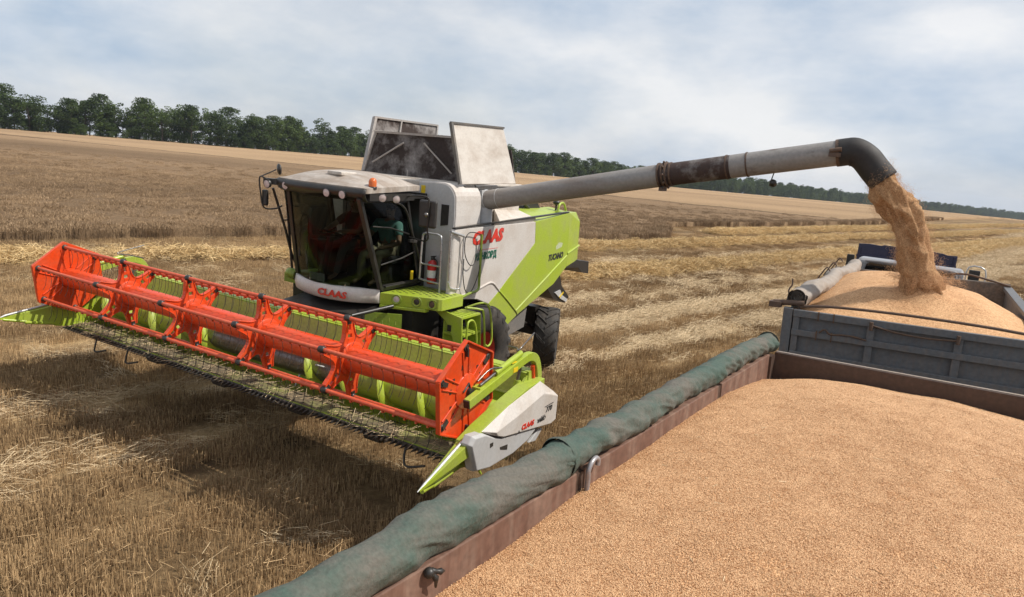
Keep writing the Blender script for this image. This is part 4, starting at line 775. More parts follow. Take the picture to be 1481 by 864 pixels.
b = MB(); b.tube([(1.56, 2.72, 3.10), (1.60, 3.02, 3.02)], .022, 8); b.tube(curve([(1.60, 3.02, 3.02), (1.60, 3.03, 2.6), (1.60, 3.02, 2.24), (1.58, 2.95, 2.19), (1.56, 2.80, 2.22), (1.56, 2.74, 2.32)], 4), .013, 8); b.tube([(1.56, 2.73, 3.08), (1.555, 2.77, 2.25)], .012, 8); B(b, 'handrail', GALV)
b = MB(); b.tube(curve([(1.62, 3.50, 3.02), (1.61, 3.32, 3.06), (1.61, 3.14, 3.06), (1.61, 3.05, 2.95), (1.61, 3.08, 2.72), (1.62, 3.22, 2.55), (1.62, 3.36, 2.58), (1.62, 3.50, 2.8)], 5), .008, 6); b.tube(curve([(1.61, 3.05, 2.66), (1.61, 3.06, 2.4), (1.61, 3.16, 2.14), (1.62, 3.32, 2.12), (1.62, 3.48, 2.36), (1.62, 3.52, 2.6)], 5), .008, 6); B(b, 'cable_loop', BLACK)
# feeder house
b = MB(); b.prism([(1.2, 1.0), (1.2, 1.75), (3.1, 2.0), (3.2, 1.45), (2.0, 1.0)], YZ, -.75, .72); fh = B(b, 'feeder_house', DARK, bevel=.01)
b = MB(); b.prism([(1.25, 1.80), (2.6, 1.98), (2.9, 1.75), (1.3, 1.55)], YZ, .74, .76); b.tube([(.95, 1.3, 1.9), (1.15, 1.95, 1.98)], .03, 8); b.box(.7, 1.25, 2.3, 3.0, 1.2, 1.9); b.box(-1.3, -.7, 2.3, 3.0, 1.2, 1.9); B(b, 'lift_frame', BLACK, fh)
b = MB(); plate(b, [(.80, 1.75, 1.30), (1.25, 2.05, 1.30), (1.25, 2.05, 1.86), (.80, 1.75, 1.86)], .02)
B(b, 'perforated_sheet', GREEN_DK, fh)
b = MB()
for i in range(5):
    for j in range(4): x = .86+i*.08; y = 1.72+(x-.8)*.667+.01; z = 1.42+j*.1+(i % 2)*.05; b.box(x-.012, x+.012, y, y+.02, z-.03, z+.03)
B(b, 'slots', GREEN_DUSTY, fh)
# wheels
def wheel(name, c, ax, Rr, W, rr, nl, rimm, steer=0):
    c = V(*c); ax = V(math.cos(steer), math.sin(steer), 0)*ax; b = MB(); h = W/2
    prof = [(rr, -h*.72), (rr*1.06, -h*.92), (Rr*.78, -h*1.0), (Rr*.90, -h*.97), (Rr*.955, -h*.86), (Rr*.965, -h*.3), (Rr*.965, h*.3), (Rr*.955, h*.86), (Rr*.90, h*.97), (Rr*.78, h), (rr*1.06, h*.92), (rr, h*.72)]
    b.lathe(prof, c, ax, 48, True)
    e2 = V(0, 0, 1); e1 = ax.cross(e2).normalized()
    def P(r, a, w): return c+ax*w+(e1*math.cos(a)+e2*math.sin(a))*r
    da = 2*PI/nl
    for i in range(nl):
        for sg in (-1, 1):
            a0 = da*(i+(.5 if sg > 0 else 0)); ring = []
            for t, rb, rt_ in ((-.06, .96, 1.0), (.35, .96, 1.0), (.75, .955, .995), (1.0, .90, .965), (1.02, .83, .86)):
                w = sg*h*t; a = a0+t*da*.95; wd = da*.155; ring.append([P(Rr*rb*.99, a-wd, w), P(Rr*rt_, a-wd*.8, w), P(Rr*rt_, a+wd*.8, w), P(Rr*rb*.99, a+wd, w)])
            vs = [p for r_ in ring for p in r_]; fs = [(k*4+j, k*4+j+1, (k+1)*4+j+1, (k+1)*4+j) for k in range(4) for j in range(3)]+[(0, 1, 2, 3), (19, 18, 17, 16)]; b.add(vs, fs)
    t = B(b, name, TYRE)
    b = MB(); b.lathe([(rr*1.01, h*.75), (rr*.95, h*.70), (rr*.90, h*.45), (rr*.55, h*.30), (rr*.30, h*.42), (.001, h*.44)], c, ax, 32); b.lathe([(rr*1.01, -h*.75), (rr*.95, -h*.70), (rr*.90, -h*.45), (.001, -h*.30)], c, ax, 32)
    for k in range(8): a = 2*PI*k/8; b.tube([P(rr*.42, a, h*.36), P(rr*.42, a, h*.48)], .022, 6)
    B(b, 'rim', rimm, t)
wheel('front_tyre', (1.36, 3.82, .90), 1, .90, .62, .44, 20, RIM); wheel('front_tyre', (-1.36, 3.82, .90), -1, .90, .62, .44, 20, RIM)
RS = R(23); wheel('rear_tyre', (1.30, 6.88, .635), 1, .635, .47, .32, 17, RIM, RS); wheel('rear_tyre', (-1.30, 6.88, .635), -1, .635, .47, .32, 17, RIM, RS)
b = MB(); b.bar((-1.2, 6.88, .72), (1.2, 6.88, .72), .16, .18); b.bar((-.2, 6.88, .8), (.2, 6.88, 1.9), .5, .3); b.box(.75, 1.05, 6.75, 7.0, .72, 1.25); b.tube([(1.0, 6.75, .80), (1.0, 6.3, 1.0)], .04, 8); B(b, 'rear_axle', BLACK)
b = MB(); b.box(-1.1, 1.1, 3.6, 4.05, .75, 1.1); B(b, 'front_axle', BLACK)
# ---- cab
b = MB(); b.prism([(-.78, 2.16), (-.60, 1.92), (0, 1.80), (.50, 1.88), (.78, 2.14), (.80, 3.04), (-.80, 3.04)], XY, 2.06, 2.14); cabf = B(b, 'cab_floor', BLACK)
arc = curve([(-.98, 2.05, 0), (-.70, 1.84, 0), (-.30, 1.70, 0), (.10, 1.67, 0), (.50, 1.78, 0), (.815, 2.04, 0)], 5)
b = MB(); b.grid([[(p.x*k, p.y+dy, z+.02*abs(p.x)*0) for p in arc] for k, dy, z in ((.97, .03, 1.935), (1.0, .0, 1.955), (1.01, -.015, 2.05), (1.0, 0, 2.15), (.98, .04, 2.175))]); bm_ = B(b, 'bumper', WHITE); sm = bm_.modifiers.new('wall', 'SOLIDIFY'); sm.thickness = .03
tb = text_mesh('CLAAS', .165, lambda x, y, z: (.20+x*.985, 1.655-z+.12*(x+.1)**2+.20*(x)*.5, 2.045+y*.85), REDTXT, 'lettering', bm_, .15, .006, 1.08, CB0)
b = MB(); b.tube(curve([(-.93, 2.0, 2.12), (-1.02, 1.98, 2.14), (-1.06, 2.12, 2.08), (-1.02, 2.35, 2.02)], 4), .085, 10); b.box(-1.35, -.8, 2.15, 3.0, 1.93, 2.08); B(b, 'side_step', GREEN_DK)
AT, AB = (.825, 1.50, 3.53), (.815, 2.045, 2.17); CT, CBt = (.85, 2.52, 3.50), (.85, 2.90, 2.20)
RT, RB = (-.70, 1.62, 3.53), (-.78, 1.92, 2.18)
b = MB()
for p0, p1, w in ((AT, AB, .075), (CT, CBt, .06), (RT, RB, .07), ((-.85, 2.6, 3.5), (-.85, 2.9, 2.15), .08), ((.84, 3.0, 3.55), (.84, 3.0, 2.1), .08), ((-.84, 3.0, 3.55), (-.84, 3.0, 2.1), .08)): b.bar(p0, p1, w, w*.8, (0, 1, 0))
b.bar(AB, CBt, .05, .06); b.bar((.835, 1.55, 3.50), CT, .05, .07); b.bar(CBt, (.84, 3.0, 2.2), .05, .06); b.box(-.84, .84, 2.98, 3.04, 2.1, 3.6); b.bar((.83, 2.07, 2.22), (.86, 2.88, 2.235), .04, .025)
cabfr = B(b, 'cab_frame', BLACK, bevel=.008)
def ws(u, v):   # windscreen surface, u across, v up
    x = RB[0]+(AB[0]-RB[0])*u; x2 = RT[0]+(AT[0]-RT[0])*u; bulge = math.sin(PI*u)
    p = V(x, 1.92+(2.03-1.92)*u-.30*bulge, 2.165); q = V(x2, 1.62+(1.51-1.62)*u-.10*bulge, 3.53); r = p*(1-v)+q*v; r.y -= .05*math.sin(PI*v)*bulge; return r
b = MB(); b.grid([[ws(u, v) for u in np.linspace(0, 1, 17)] for v in np.linspace(0, 1, 9)]); B(b, 'windscreen', GLASS, cabfr)
b = MB(); b.grid([[Vector(AB)*(1-u)*(1-v)+Vector(CBt)*u*(1-v)+Vector(AT)*(1-u)*v+Vector(CT)*u*v+V(.035*math.sin(PI*u)*math.sin(PI*v)+.012, 0, 0) for u in np.linspace(0, 1, 9)] for v in np.linspace(0, 1, 9)]); dr = B(b, 'cab_door', GLASS)
b = MB(); b.tube([(.88, 1.74, 3.13), (.90, 2.1, 3.10), (.88, 2.58, 2.98)], .013, 6); b.tube([(.87, 1.97, 2.55), (.90, 2.4, 2.62), (.885, 2.76, 2.70)], .013, 6); b.tube(curve([(.87, 2.1, 3.50), (.90, 2.42, 3.38), (.91, 2.62, 3.0), (.92, 2.86, 2.5), (.90, 2.86, 2.28), (.87, 2.6, 2.215), (.86, 2.1, 2.20)], 5), .017, 8); b.box(.87, .93, 2.56, 2.74, 2.86, 2.90); B(b, 'door_frame', BLACK, dr)
b = MB(); b.box(.885, .905, 2.66, 2.71, 2.26, 2.40); B(b, 'decal', YELLOW, dr)
b = MB(); b.bar((.90, 2.58, 2.88), (.92, 2.72, 2.87), .04, .05); B(b, 'handle', STEEL, dr)
b = MB(); b.grid([[V(-.845, y0+(y1-y0)*v, 2.2+1.3*v) for v in (0, 1)] for y0, y1 in ((1.95, 1.65), (2.86, 2.55))], False); B(b, 'side_window', GLASS, cabfr)
# roof shell and black visor
def roofpt(u, v): # u across -1..1, v back 0..1
    w = .93-.02*v; x = w*u; front = 1.46+.16*u*u*(1 if u < 0 else .35); y = front+(2.74-front)*v; e = 1-(1-abs(u)**3.0)*(1-(2*abs(v-.5))**(2.6 if v < .5 else 6)); return V(x, y, 3.675+.155*(1-e)+.05*v)
rows = [[roofpt(u, v) for u in np.linspace(-1, 1, 25)] for v in np.linspace(0, 1, 19)]
b = MB(); b.grid(rows); rim_ = [rows[0][i] for i in range(25)]+[r_[-1] for r_ in rows[1:]]+rows[-1][-2::-1]+[r_[0] for r_ in rows[-2:0:-1]]
nb = len(rim_); b.add(rim_+[p-V(0, 0, .075) for p in rim_], [(i, (i+1) % nb, nb+(i+1) % nb, nb+i) for i in range(nb)], True)
roof = B(b, 'cab_roof', pm('dusty_roof', (.46, .41, .36), .6, dirt=.85, dcol=(.27, .21, .165), s1=2.6, s2=18, var=.1, streak=(.7, 2.5, 1), lo=.35, hi=.6))
b = MB(); vis = [(roofpt(u, 0).x*1.01, roofpt(u, 0).y-.02) for u in np.linspace(-1, 1, 25)]
low = [(x*.975, y+.05) for x, y in vis]
b.grid([[(x*.99, y+.03, 3.665) for x, y in vis], [(x*1.01, y-.015, 3.65) for x, y in vis], [(x*1.01, y-.025, 3.58) for x, y in vis], [(x*1.0, y+.01, 3.49) for x, y in low], [(x*.97, y+.09, 3.47) for x, y in low]])
b.box(.80, .93, 1.6, 2.6, 3.50, 3.60); b.box(-.93, -.80, 1.7, 2.9, 3.50, 3.60); b.box(-.85, .85, 1.55, 3.0, 3.52, 3.56); b.bar((-.90, 1.62, 3.60), (-1.10, 1.50, 3.60), .10, .09)
vz = B(b, 'roof_visor', BLACK); sm = vz.modifiers.new('wall', 'SOLIDIFY'); sm.thickness = .012
for x, y, z in ((.27, 1.435, 3.555), (.56, 1.445, 3.555), (.95, 1.84, 3.545), (.95, 2.15, 3.525), (-.98, 1.455, 3.565), (-.66, 1.52, 3.57)):
    n_ = V(.75, -.6, -.15).normalized() if x > .8 else V(.1, -1, -.15).normalized()
    b = MB(); b.lathe([(.060, -.03), (.064, .012), (.056, .018)], (x, y, z), n_, 18); la = B(b, 'roof_lamp', BLACK); b = MB(); b.lathe([(.058, .012), (.04, .018), (.001, .021)], (x, y, z), n_, 18); B(b, 'lens', LAMP, la)
b = MB(); b.lathe([(.062, 0), (.064, .03), (.056, .035)], (.88, 1.70, 3.665), (0, 0, 1), 18); bc = B(b, 'beacon', BLACK); b = MB(); b.lathe([(.056, .03), (.058, .09), (.052, .125), (.03, .15), (.001, .157)], (.88, 1.70, 3.665), (0, 0, 1), 18); B(b, 'amber_dome', BEACON, bc)
b = MB(); b.prism([(-.02, 1.72), (.30, 1.68), (.33, 1.98), (.0, 2.0)], XY, 3.80, 3.855); B(b, 'roof_hatch', WHITE_DUSTY, roof, bevel=.015)
# mirrors and their brackets
b = MB(); b.tube(curve([(.92, 2.45, 3.56), (1.35, 2.05, 3.62), (1.62, 1.98, 3.63), (1.66, 2.0, 3.55), (1.64, 2.02, 3.2), (1.58, 2.1, 3.0), (.95, 2.5, 2.95)], 4), .012, 8); mir = B(b, 'mirror_arm', BLACK)
b = MB(); b.box(1.46, 1.76, 2.02, 2.09, 3.19, 3.58); B(b, 'mirror', BLACK, mir, bevel=.03); b = MB(); b.ball((1.64, 1.98, 3.38), .035); B(b, 'knuckle', STEEL, mir)
b = MB(); b.tube(curve([(-.95, 1.45, 3.62), (-1.08, 1.40, 3.66), (-1.08, 1.42, 3.4), (-1.05, 1.46, 3.2), (-.96, 1.6, 3.19), (-.9, 1.68, 3.24)], 4), .012, 8); b.tube([(-1.08, 1.40, 3.66), (-.98, 1.62, 3.78)], .01, 6); mir = B(b, 'mirror_arm', BLACK)
b = MB(); b.box(-1.09, -.99, 1.44, 1.50, 3.23, 3.47); B(b, 'mirror', BLACK, mir, bevel=.02); b = MB(); b.lathe([(.001, .0), (.07, .01), (.09, .03), (.07, .05), (.001, .055)], (-.97, 1.63, 3.785), (.45, .85, .1), 16); B(b, 'round_mirror', BLACK, mir)
b = MB(); b.tube(curve([(-1.0, 1.58, 3.50), (-1.0, 1.74, 3.10), (-1.0, 1.84, 2.85), (-1.0, 1.98, 2.45), (-.98, 2.08, 2.24)], 4), .02, 8); b.tube([(-1.0, 1.84, 3.46), (-1.0, 1.92, 2.8), (-1.0, 1.99, 2.22)], .02, 8); b.tube([(-1.0, 1.78, 3.0), (-1.0, 1.90, 3.0)], .012, 6); b.tube([(-1.0, 1.86, 2.8), (-1.0, 1.94, 2.6)], .012, 6); B(b, 'grab_rail', BLACK)
# interior
b = MB(); b.box(.12, .56, 2.50, 2.95, 2.45, 2.58); b.box(.12, .56, 2.88, 3.0, 2.55, 3.15); b.box(-.45, .05, 2.4, 2.9, 2.5, 2.64); b.box(-.45, .05, 2.84, 2.97, 2.6, 3.25); b.box(-.3, -.1, 2.5, 2.8, 2.15, 2.5); b.box(.2, .5, 2.6, 2.9, 2.15, 2.45); b.box(-.75, -.52, 2.3, 2.9, 2.15, 2.75); B(b, 'seats', SEAT, cabf, bevel=.03)
b = MB(); b.tube([(-.2, 1.86, 2.16), (-.2, 2.02, 2.82)], .05, 10); b.lathe([(.17, -.015), (.185, -.015), (.19, 0), (.185, .015), (.17, .015), (.165, 0)], (-.2, 2.04, 2.88), (0, .35, .94), 24, True, True); b.bar((-.38, 2.04, 2.88), (-.02, 2.04, 2.88), .03, .02); b.tube(curve([(-.55, 1.72, 2.5), (-.55, 1.74, 3.05), (-.45, 1.72, 3.16), (-.35, 1.70, 3.05), (-.35, 1.68, 2.5)], 4), .012, 6); b.box(-.6, -.4, 1.95, 2.2, 2.3, 2.75); B(b, 'steering_wheel', BLACK, cabf)
b = MB(); b.box(-.30, -.16, 1.70, 1.71, 2.19, 2.30); b.box(-.13, .02, 1.68, 1.69, 2.19, 2.31); B(b, 'papers', LABELW, cabf); b = MB(); b.box(.24, .38, 1.76, 1.86, 2.17, 2.21); B(b, 'cloth', KHAKI, cabf)

def local_thing(name, pos, label, cat):
    return empty(name, MC @ Matrix.Translation(V(*pos)), label, cat)
EP = (1.12, 2.93, 2.13)
ex = local_thing('fire_extinguisher', EP, 'red fire extinguisher strapped beside the cab above the green platform', 'fire extinguisher')
b = MB(); c = V(1.10, 2.94, 2.20); b.lathe([(.001, 0), (.07, .0), (.08, .02), (.08, .30), (.07, .345), (.03, .375), (.028, .39)], c, (0, 0, 1), 24); b.build('cylinder', RED, ex, shift=EP)
b = MB(); b.lathe([(.03, .38), (.035, .40), (.03, .43), (.001, .435)], c, (0, 0, 1), 12); b.bar(c+V(-.03, -.01, .43), c+V(.07, -.02, .45), .02, .015); b.tube(curve([c+V(.03, 0, .40), c+V(.10, -.02, .36), c+V(.11, -.03, .2), c+V(.10, -.03, .1)], 4), .011, 8); b.build('valve', BLACK, ex, shift=EP)
b = MB(); b.lathe([(.0815, .10), (.0815, .22)], c, (0, 0, 1), 24); b.build('paper_label', LABELW, ex, shift=EP)
b = MB(); b.lathe([(.083, .26), (.083, .285)], c, (0, 0, 1), 24); b.bar(c+V(0, .08, .27), c+V(0, .12, .27), .1, .03); b.build('strap', RED, ex, shift=EP)

# ------------------------------------------------------------------ people in the cab
def person(name, label, joints, shirt_m, trouser_m, pos):
    """joints: dict of local points; one continuous skinned body, clothes as children"""
    root = MC @ Matrix.Translation(V(*pos))
    def skin(nm, chains, mat, parent):
        bm = bmesh.new(); ly = bm.verts.layers.skin.verify(); vd = {}
        for ch in chains:
            prev = None
            for key, p, r in ch:
                k = key
                if k not in vd:
                    v = bm.verts.new(Vector(p)-V(*pos)); v[ly].radius = r if isinstance(r, tuple) else (r, r); vd[k] = v
                    if len(vd) == 1: v[ly].use_root = True
                if prev is not None and bm.edges.get((prev, vd[k])) is None: bm.edges.new((prev, vd[k]))
                prev = vd[k]
        me = bpy.data.meshes.new(nm); bm.to_mesh(me); bm.free(); me.materials.append(mat)
        o = bpy.data.objects.new(nm, me); col.objects.link(o)
        if parent is not None: o.parent = parent
        a = o.modifiers.new('skin', 'SKIN'); a.use_smooth_shade = True; s = o.modifiers.new('sub', 'SUBSURF'); s.levels = s.render_levels = 2
        return o
    J = {k: Vector(v) for k, v in joints.items()}
    lerp = lambda a, b_, t: J[a]*(1-t)+J[b_]*t
    ch = [[('pelvis', J['pelvis'], (.13, .11)), ('belly', lerp('pelvis', 'chest', .5), (.14, .12)), ('chest', J['chest'], (.15, .11)), ('neckb', lerp('chest', 'head', .45), .062), ('neck', lerp('chest', 'head', .62), .055), ('headm', lerp('chest', 'head', .86), .075), ('head', J['head'], .088), ('crown_', J['head']+(J['head']-J['chest']).normalized()*.085, .07)],
          [('headm', 0, 0), ('nose', lerp('chest', 'head', .95)+Vector(joints['face'])*.085, .02)]]
    for sd_ in ('l', 'r'):
        sh, el, ha = J['sh'+sd_], J['el'+sd_], J['ha'+sd_]; d = (ha-el).normalized()
        arm = [('chest', 0, 0), ('sh'+sd_, sh, .062), ('ua'+sd_, (sh+el)/2, .05), ('el'+sd_, el, .042), ('fa'+sd_, el*.55+ha*.45, .038), ('wr'+sd_, ha-d*.03, .028), ('pa'+sd_, ha+d*.03, (.036, .02))]; ch.append(arm)
        side = d.cross(V(0, 0, 1)).normalized()
        for i in range(4):
            o_ = side*(.027-.018*i); l_ = (.060, .072, .068, .055)[i]; k0 = ha+d*.065+o_; k1 = k0+d*l_*.55+V(0, 0, -.012); k2 = k1+d*l_*.3+V(0, 0, -.03)
            ch.append([('pa'+sd_, 0, 0), ('k%d%s' % (i, sd_), k0, .010), ('m%d%s' % (i, sd_), k1, .009), ('t%d%s' % (i, sd_), k2, .007)])
        ch.append([('wr'+sd_, 0, 0), ('th'+sd_, ha+side*.045+V(0, 0, -.01), .012), ('tt'+sd_, ha+d*.05+side*.055+V(0, 0, -.02), .009)])
        hp, kn, ft = J['hip'+sd_], J['kn'+sd_], J['ft'+sd_]
        ch.append([('pelvis', 0, 0), ('hip'+sd_, hp, .088), ('th_'+sd_, (hp+kn)/2, .078), ('kn'+sd_, kn, .058), ('ca'+sd_, kn*.6+ft*.4, .056), ('an'+sd_, ft, .036), ('toe'+sd_, ft+V(0, -.16, -.05), .035)])
    body = skin('body', ch, SKIN, None)
    body.name = name; body.matrix_world = root; tag(body, label, 'person')
    sh = [[('pelvis', J['pelvis'], (.15, .13)), ('belly', lerp('pelvis', 'chest', .5), (.165, .145)), ('chest', J['chest'], (.175, .13)), ('neckb', lerp('chest', 'head', .40), .075)]]
    for sd_ in ('l', 'r'): sh.append([('chest', 0, 0), ('sh'+sd_, J['sh'+sd_], .08), ('ua'+sd_, J['sh'+sd_]*.35+J['el'+sd_]*.65, .068)])
    skin('shirt', sh, shirt_m, body)
    tr = [[('pelvis', J['pelvis'], (.15, .13))]]
    for sd_ in ('l', 'r'): tr.append([('pelvis', 0, 0), ('hip'+sd_, J['hip'+sd_], .10), ('kn'+sd_, J['kn'+sd_], .075), ('an'+sd_, J['ft'+sd_], .055)])
    skin('trousers', tr, trouser_m, body)
    b = MB(); c = J['head']+(J['head']-J['chest']).normalized()*.03-Vector(joints['face'])*.05; b.ball(tuple(c+V(0, 0, .025)), .09, 1, 1, .95); b.build('hair', HAIR, body, shift=pos)
    b = MB(); f_ = Vector(joints['face']).normalized(); s_ = f_.cross(V(0, 0, 1)).normalized()
    for k in (-1, 1): b.ball(tuple(J['head']+f_*.086+s_*.032*k+V(0, 0, -.005)), .012)
    b.bar(J['head']+f_*.086-s_*.025+V(0, 0, -.075), J['head']+f_*.086+s_*.025+V(0, 0, -.075), .01, .01); b.build('face_features', HAIR, body, shift=pos)
    return body
person('person', 'person in teal shirt and khaki trousers sitting behind the cab door glass',
       dict(pelvis=(.36, 2.72, 2.68), chest=(.37, 2.74, 3.02), head=(.40, 2.70, 3.32), face=(.45, -.85, -.1), shl=(.56, 2.72, 3.07), ell=(.66, 2.62, 2.80), hal=(.50, 2.40, 2.72),
            shr=(.17, 2.68, 3.07), elr=(.12, 2.52, 2.84), har=(.28, 2.34, 2.66), hipl=(.46, 2.66, 2.66), knl=(.54, 2.26, 2.62), ftl=(.56, 2.22, 2.24), hipr=(.26, 2.64, 2.66), knr=(.26, 2.24, 2.60), ftr=(.28, 2.18, 2.24)), TEAL, KHAKI, (.36, 2.72, 2.6))
person('person', 'person in dark red shirt holding the steering wheel behind the windscreen',
       dict(pelvis=(-.2, 2.62, 2.74), chest=(-.2, 2.60, 3.08), head=(-.2, 2.52, 3.38), face=(.15, -.95, -.1), shl=(0, 2.56, 3.12), ell=(.10, 2.32, 2.94), hal=(-.04, 2.08, 2.93),
            shr=(-.40, 2.56, 3.12), elr=(-.48, 2.30, 2.94), har=(-.35, 2.08, 2.93), hipl=(-.1, 2.56, 2.72), knl=(-.06, 2.16, 2.68), ftl=(-.05, 2.0, 2.26), hipr=(-.3, 2.56, 2.72), knr=(-.36, 2.16, 2.68), ftr=(-.36, 2.0, 2.26)), MAROON, GREYCLOTH, (-.2, 2.62, 2.65))

# ------------------------------------------------------------------ grain truck being filled (x to its right from the left bed side, y forwards from the tailgate)
TA = R(30.3); MT = Matrix.Translation((3.5, 8.4, 0)) @ Matrix.Rotation(-TA, 4, 'Z'); TC = V(1.22, 2.4, 0)
truck = empty('grain_truck', MT @ Matrix.Translation(TC), 'grey truck heaped with wheat under the unloading spout of the harvester', 'truck')
TR = Matrix.Translation((0, 0, 2.0)) @ Matrix.Rotation(-R(2.3), 4, 'Y') @ Matrix.Translation((0, 0, -2.0))      # the bed leans a little to the left
def T(mb, name, m, parent=None, lean=True, bevel=0, fix=True): return mb.build(name, m, truck if parent is None else parent, xf=TR if lean else None, bevel=bevel, fix=fix, shift=TC)
BW, BL, ZT, ZF = 2.64, 4.75, 2.72, 1.45
b = MB(); b.box(0, BW, 0, BL, ZF-.06, ZF); b.box(.5, .62, -.1, BL+2.6, .85, 1.05); b.box(BW-.62, BW-.5, -.1, BL+2.6, .85, 1.05)
for y in (.3, 1.5, 2.8, 4.2): b.box(.1, BW-.1, y, y+.1, 1.05, ZF-.06)
T(b, 'truck_bed', TRUCKGREY, lean=False)
b = MB(); b.box(.06, BW-.06, .0, .04, ZF, ZT-.03)
for x, w in ((0.10, .075), (.93, .08), (1.81, .08), (BW-.10, .075)): b.box(x-w/2, x+w/2, -.05, .0, ZF, ZT-.02)
for z, h in ((2.68, .085), (2.44, .075), (2.16, .075), (1.8, .075), (ZF+.05, .1)): b.box(.06, BW-.06, -.065, -.002, z-h/2, z+h/2)
tg = T(b, 'tailgate', TRUCKGREY, bevel=.005)
for x in (-.06, BW-.05):
    b = MB(); b.box(x, x+.11, -.06, .05, ZF, ZT+.01); T(b, 'corner_post', TRUCKGREY, bevel=.006)
for x in (.35, .52):
    b = MB(); b.box(x-.008, x+.008, -.075, -.06, 2.62, 2.73); T(b, 'weld_strip', RUST, tg); b = MB(); b.box(x-.008, x+.008, -.075, -.06, 2.38, 2.50); T(b, 'weld_strip', RUST, tg)
b = MB(); b.tube(curve([(.93, -.08, 2.66), (1.2, -.085, 2.615), (1.5, -.085, 2.60), (1.80, -.08, 2.62)], 4), .012, 6); b.tube([(.93, -.09, 2.60), (.93, -.09, 2.70)], .02, 8); b.tube([(1.80, -.09, 2.58), (1.80, -.09, 2.68)], .02, 8); T(b, 'latch_rod', RUST, tg)
b = MB(); b.tube(curve([(.38, -.07, 2.48), (.44, -.08, 2.53), (.50, -.07, 2.48), (.62, -.07, 2.49), (.75, -.08, 2.495), (.9, -.07, 2.47)], 4), .012, 6); T(b, 'chain', RUST, tg)
b = MB(); b.box(0, .05, 0.05, BL, ZF, ZT-.1); b.box(-.01, .06, .05, BL, ZT-.1, ZT)
for y in (.8, 1.6, 2.4, 3.2, 4.0): b.box(-.05, 0, y, y+.07, ZF, ZT-.04)
T(b, 'side_board', TRUCKGREY, bevel=.006)
b = MB(); b.box(BW-.05, BW, 0.05, BL, ZF, ZT+.0); b.box(BW-.09, BW+.03, .05, BL, ZT, ZT+.06)
for y in (.8, 1.6, 2.4, 3.2, 4.0): b.box(BW, BW+.05, y, y+.07, ZF, ZT-.04)
T(b, 'side_board', TRUCKGREY, bevel=.006)
b = MB(); b.box(0.05, BW-.05, BL-.05, BL, ZF, ZT+.10); b.box(0, BW, BL-.04, BL+.02, ZT+.06, ZT+.11); T(b, 'front_board', pm('grain_worn_board', (.11, .095, .085), .8, dirt=.8, dcol=(.20, .15, .11), s1=7, var=.3), bevel=.006)
b = MB(); b.tube(curve([(.10, .02, 2.755), (.5, .03, 2.80), (1.2, .04, 2.815), (2.0, .04, 2.80), (BW-.03, .02, 2.765)], 6), .017, 8); T(b, 'tarpaulin_bow', RUST)
b = MB(); b.tube(curve([(1.70, BL-.1, 2.90), (2.0, BL-.1, 2.93), (2.3, BL-.1, 2.88), (BW, BL-.1, 2.80)], 6), .017, 8); T(b, 'tarpaulin_bow', RUST)
def rolled(p0, p1, r, n, seed, sag=.02, wr=.10, res=26, twist=2.5, amp=.16, fold=.14):
    rows = []; p0, p1 = Vector(p0), Vector(p1); d = (p1-p0); u = d.normalized(); a = u.cross(V(0, 0, 1)).normalized(); c = a.cross(u); Ln = d.length
    for i in range(n+1):
        t = i/n; o = p0+d*t+c*(mnoise.noise((t*Ln*.8, seed, 0))*.5*wr)+a*(mnoise.noise((t*Ln*.8, seed, 7))*.35*wr); row = []
        for k in range(res+1):
            g = 2*PI*k/res; rr = r*(1+amp*mnoise.noise((math.cos(g)*1.3+seed, math.sin(g)*1.3, t*Ln*1.6))+.42*amp*mnoise.noise((g*1.0+t*Ln*twist, seed*3, t*Ln*6))*math.sin(g*.5)+.30*amp*mnoise.noise((math.cos(g)*3, math.sin(g)*3+seed, t*Ln*9)))
            sw = math.sin(g-.6); w_ = mnoise.noise((t*Ln*2.6*twist+sw*1.1, seed, sw*.5)); w2 = mnoise.noise((t*Ln*7+sw*1.9, seed+4, sw*.9)); w3 = mnoise.noise((t*Ln*1.1, seed+9, sw*.8)); rr += r*fold*(w_*.42+w3*.35+(.5-1.6*abs(w2))*.30)
            row.append(o+(a*math.cos(g)*1.0+c*math.sin(g)*.95)*rr)
        rows.append(row)
    return rows
b = MB(); rows = rolled((.07, .05, 2.865), (.30, BL-.05, 2.87), .118, 120, 4.3, amp=.24, wr=.14, fold=.3); b.grid(rows); c_ = sum(rows[2][:-1], V(0, 0, 0))/26; b.add([tuple(p) for p in rows[2]]+[tuple(c_)], [(i, i+1, 27) for i in range(26)])
for k in (1,): pass
sp = []
for i in range(60): t = i/59; g = t*5.2*PI; rr = .02+.10*t; sp.append(((.07+rr*math.cos(g)), .03-.01*t, 2.865+rr*math.sin(g)*.95))
for (p, q) in zip(sp[:-1], sp[1:]): b.add([p, q, (q[0], q[1]+.3, q[2]), (p[0], p[1]+.3, p[2])], [(0, 1, 2, 3)], True)
rt_ = T(b, 'rolled_tarpaulin', TARP2, fix=False)
b = MB(); b.tube([(-.20, .0, 2.775), (.16, .02, 2.80)], .035, 10); b.box(-.24, -.1, -.06, .05, 2.72, 2.79); b.tube(curve([(-.02, .08, 2.82), (-.05, .1, 2.93), (-.02, .12, 3.0), (-.025, .13, 3.08)], 4), .011, 6); T(b, 'tarpaulin_hook', RUST)
b = MB()
for y in (2.4, 3.3, 4.2): b.tube(curve([(.16, y, 2.98), (.12, y+.02, 3.03), (.08, y, 2.99), (-.02, y, 2.80)], 3), .01, 6)
T(b, 'strap', RUST, rt_)
CABY = BL+.45
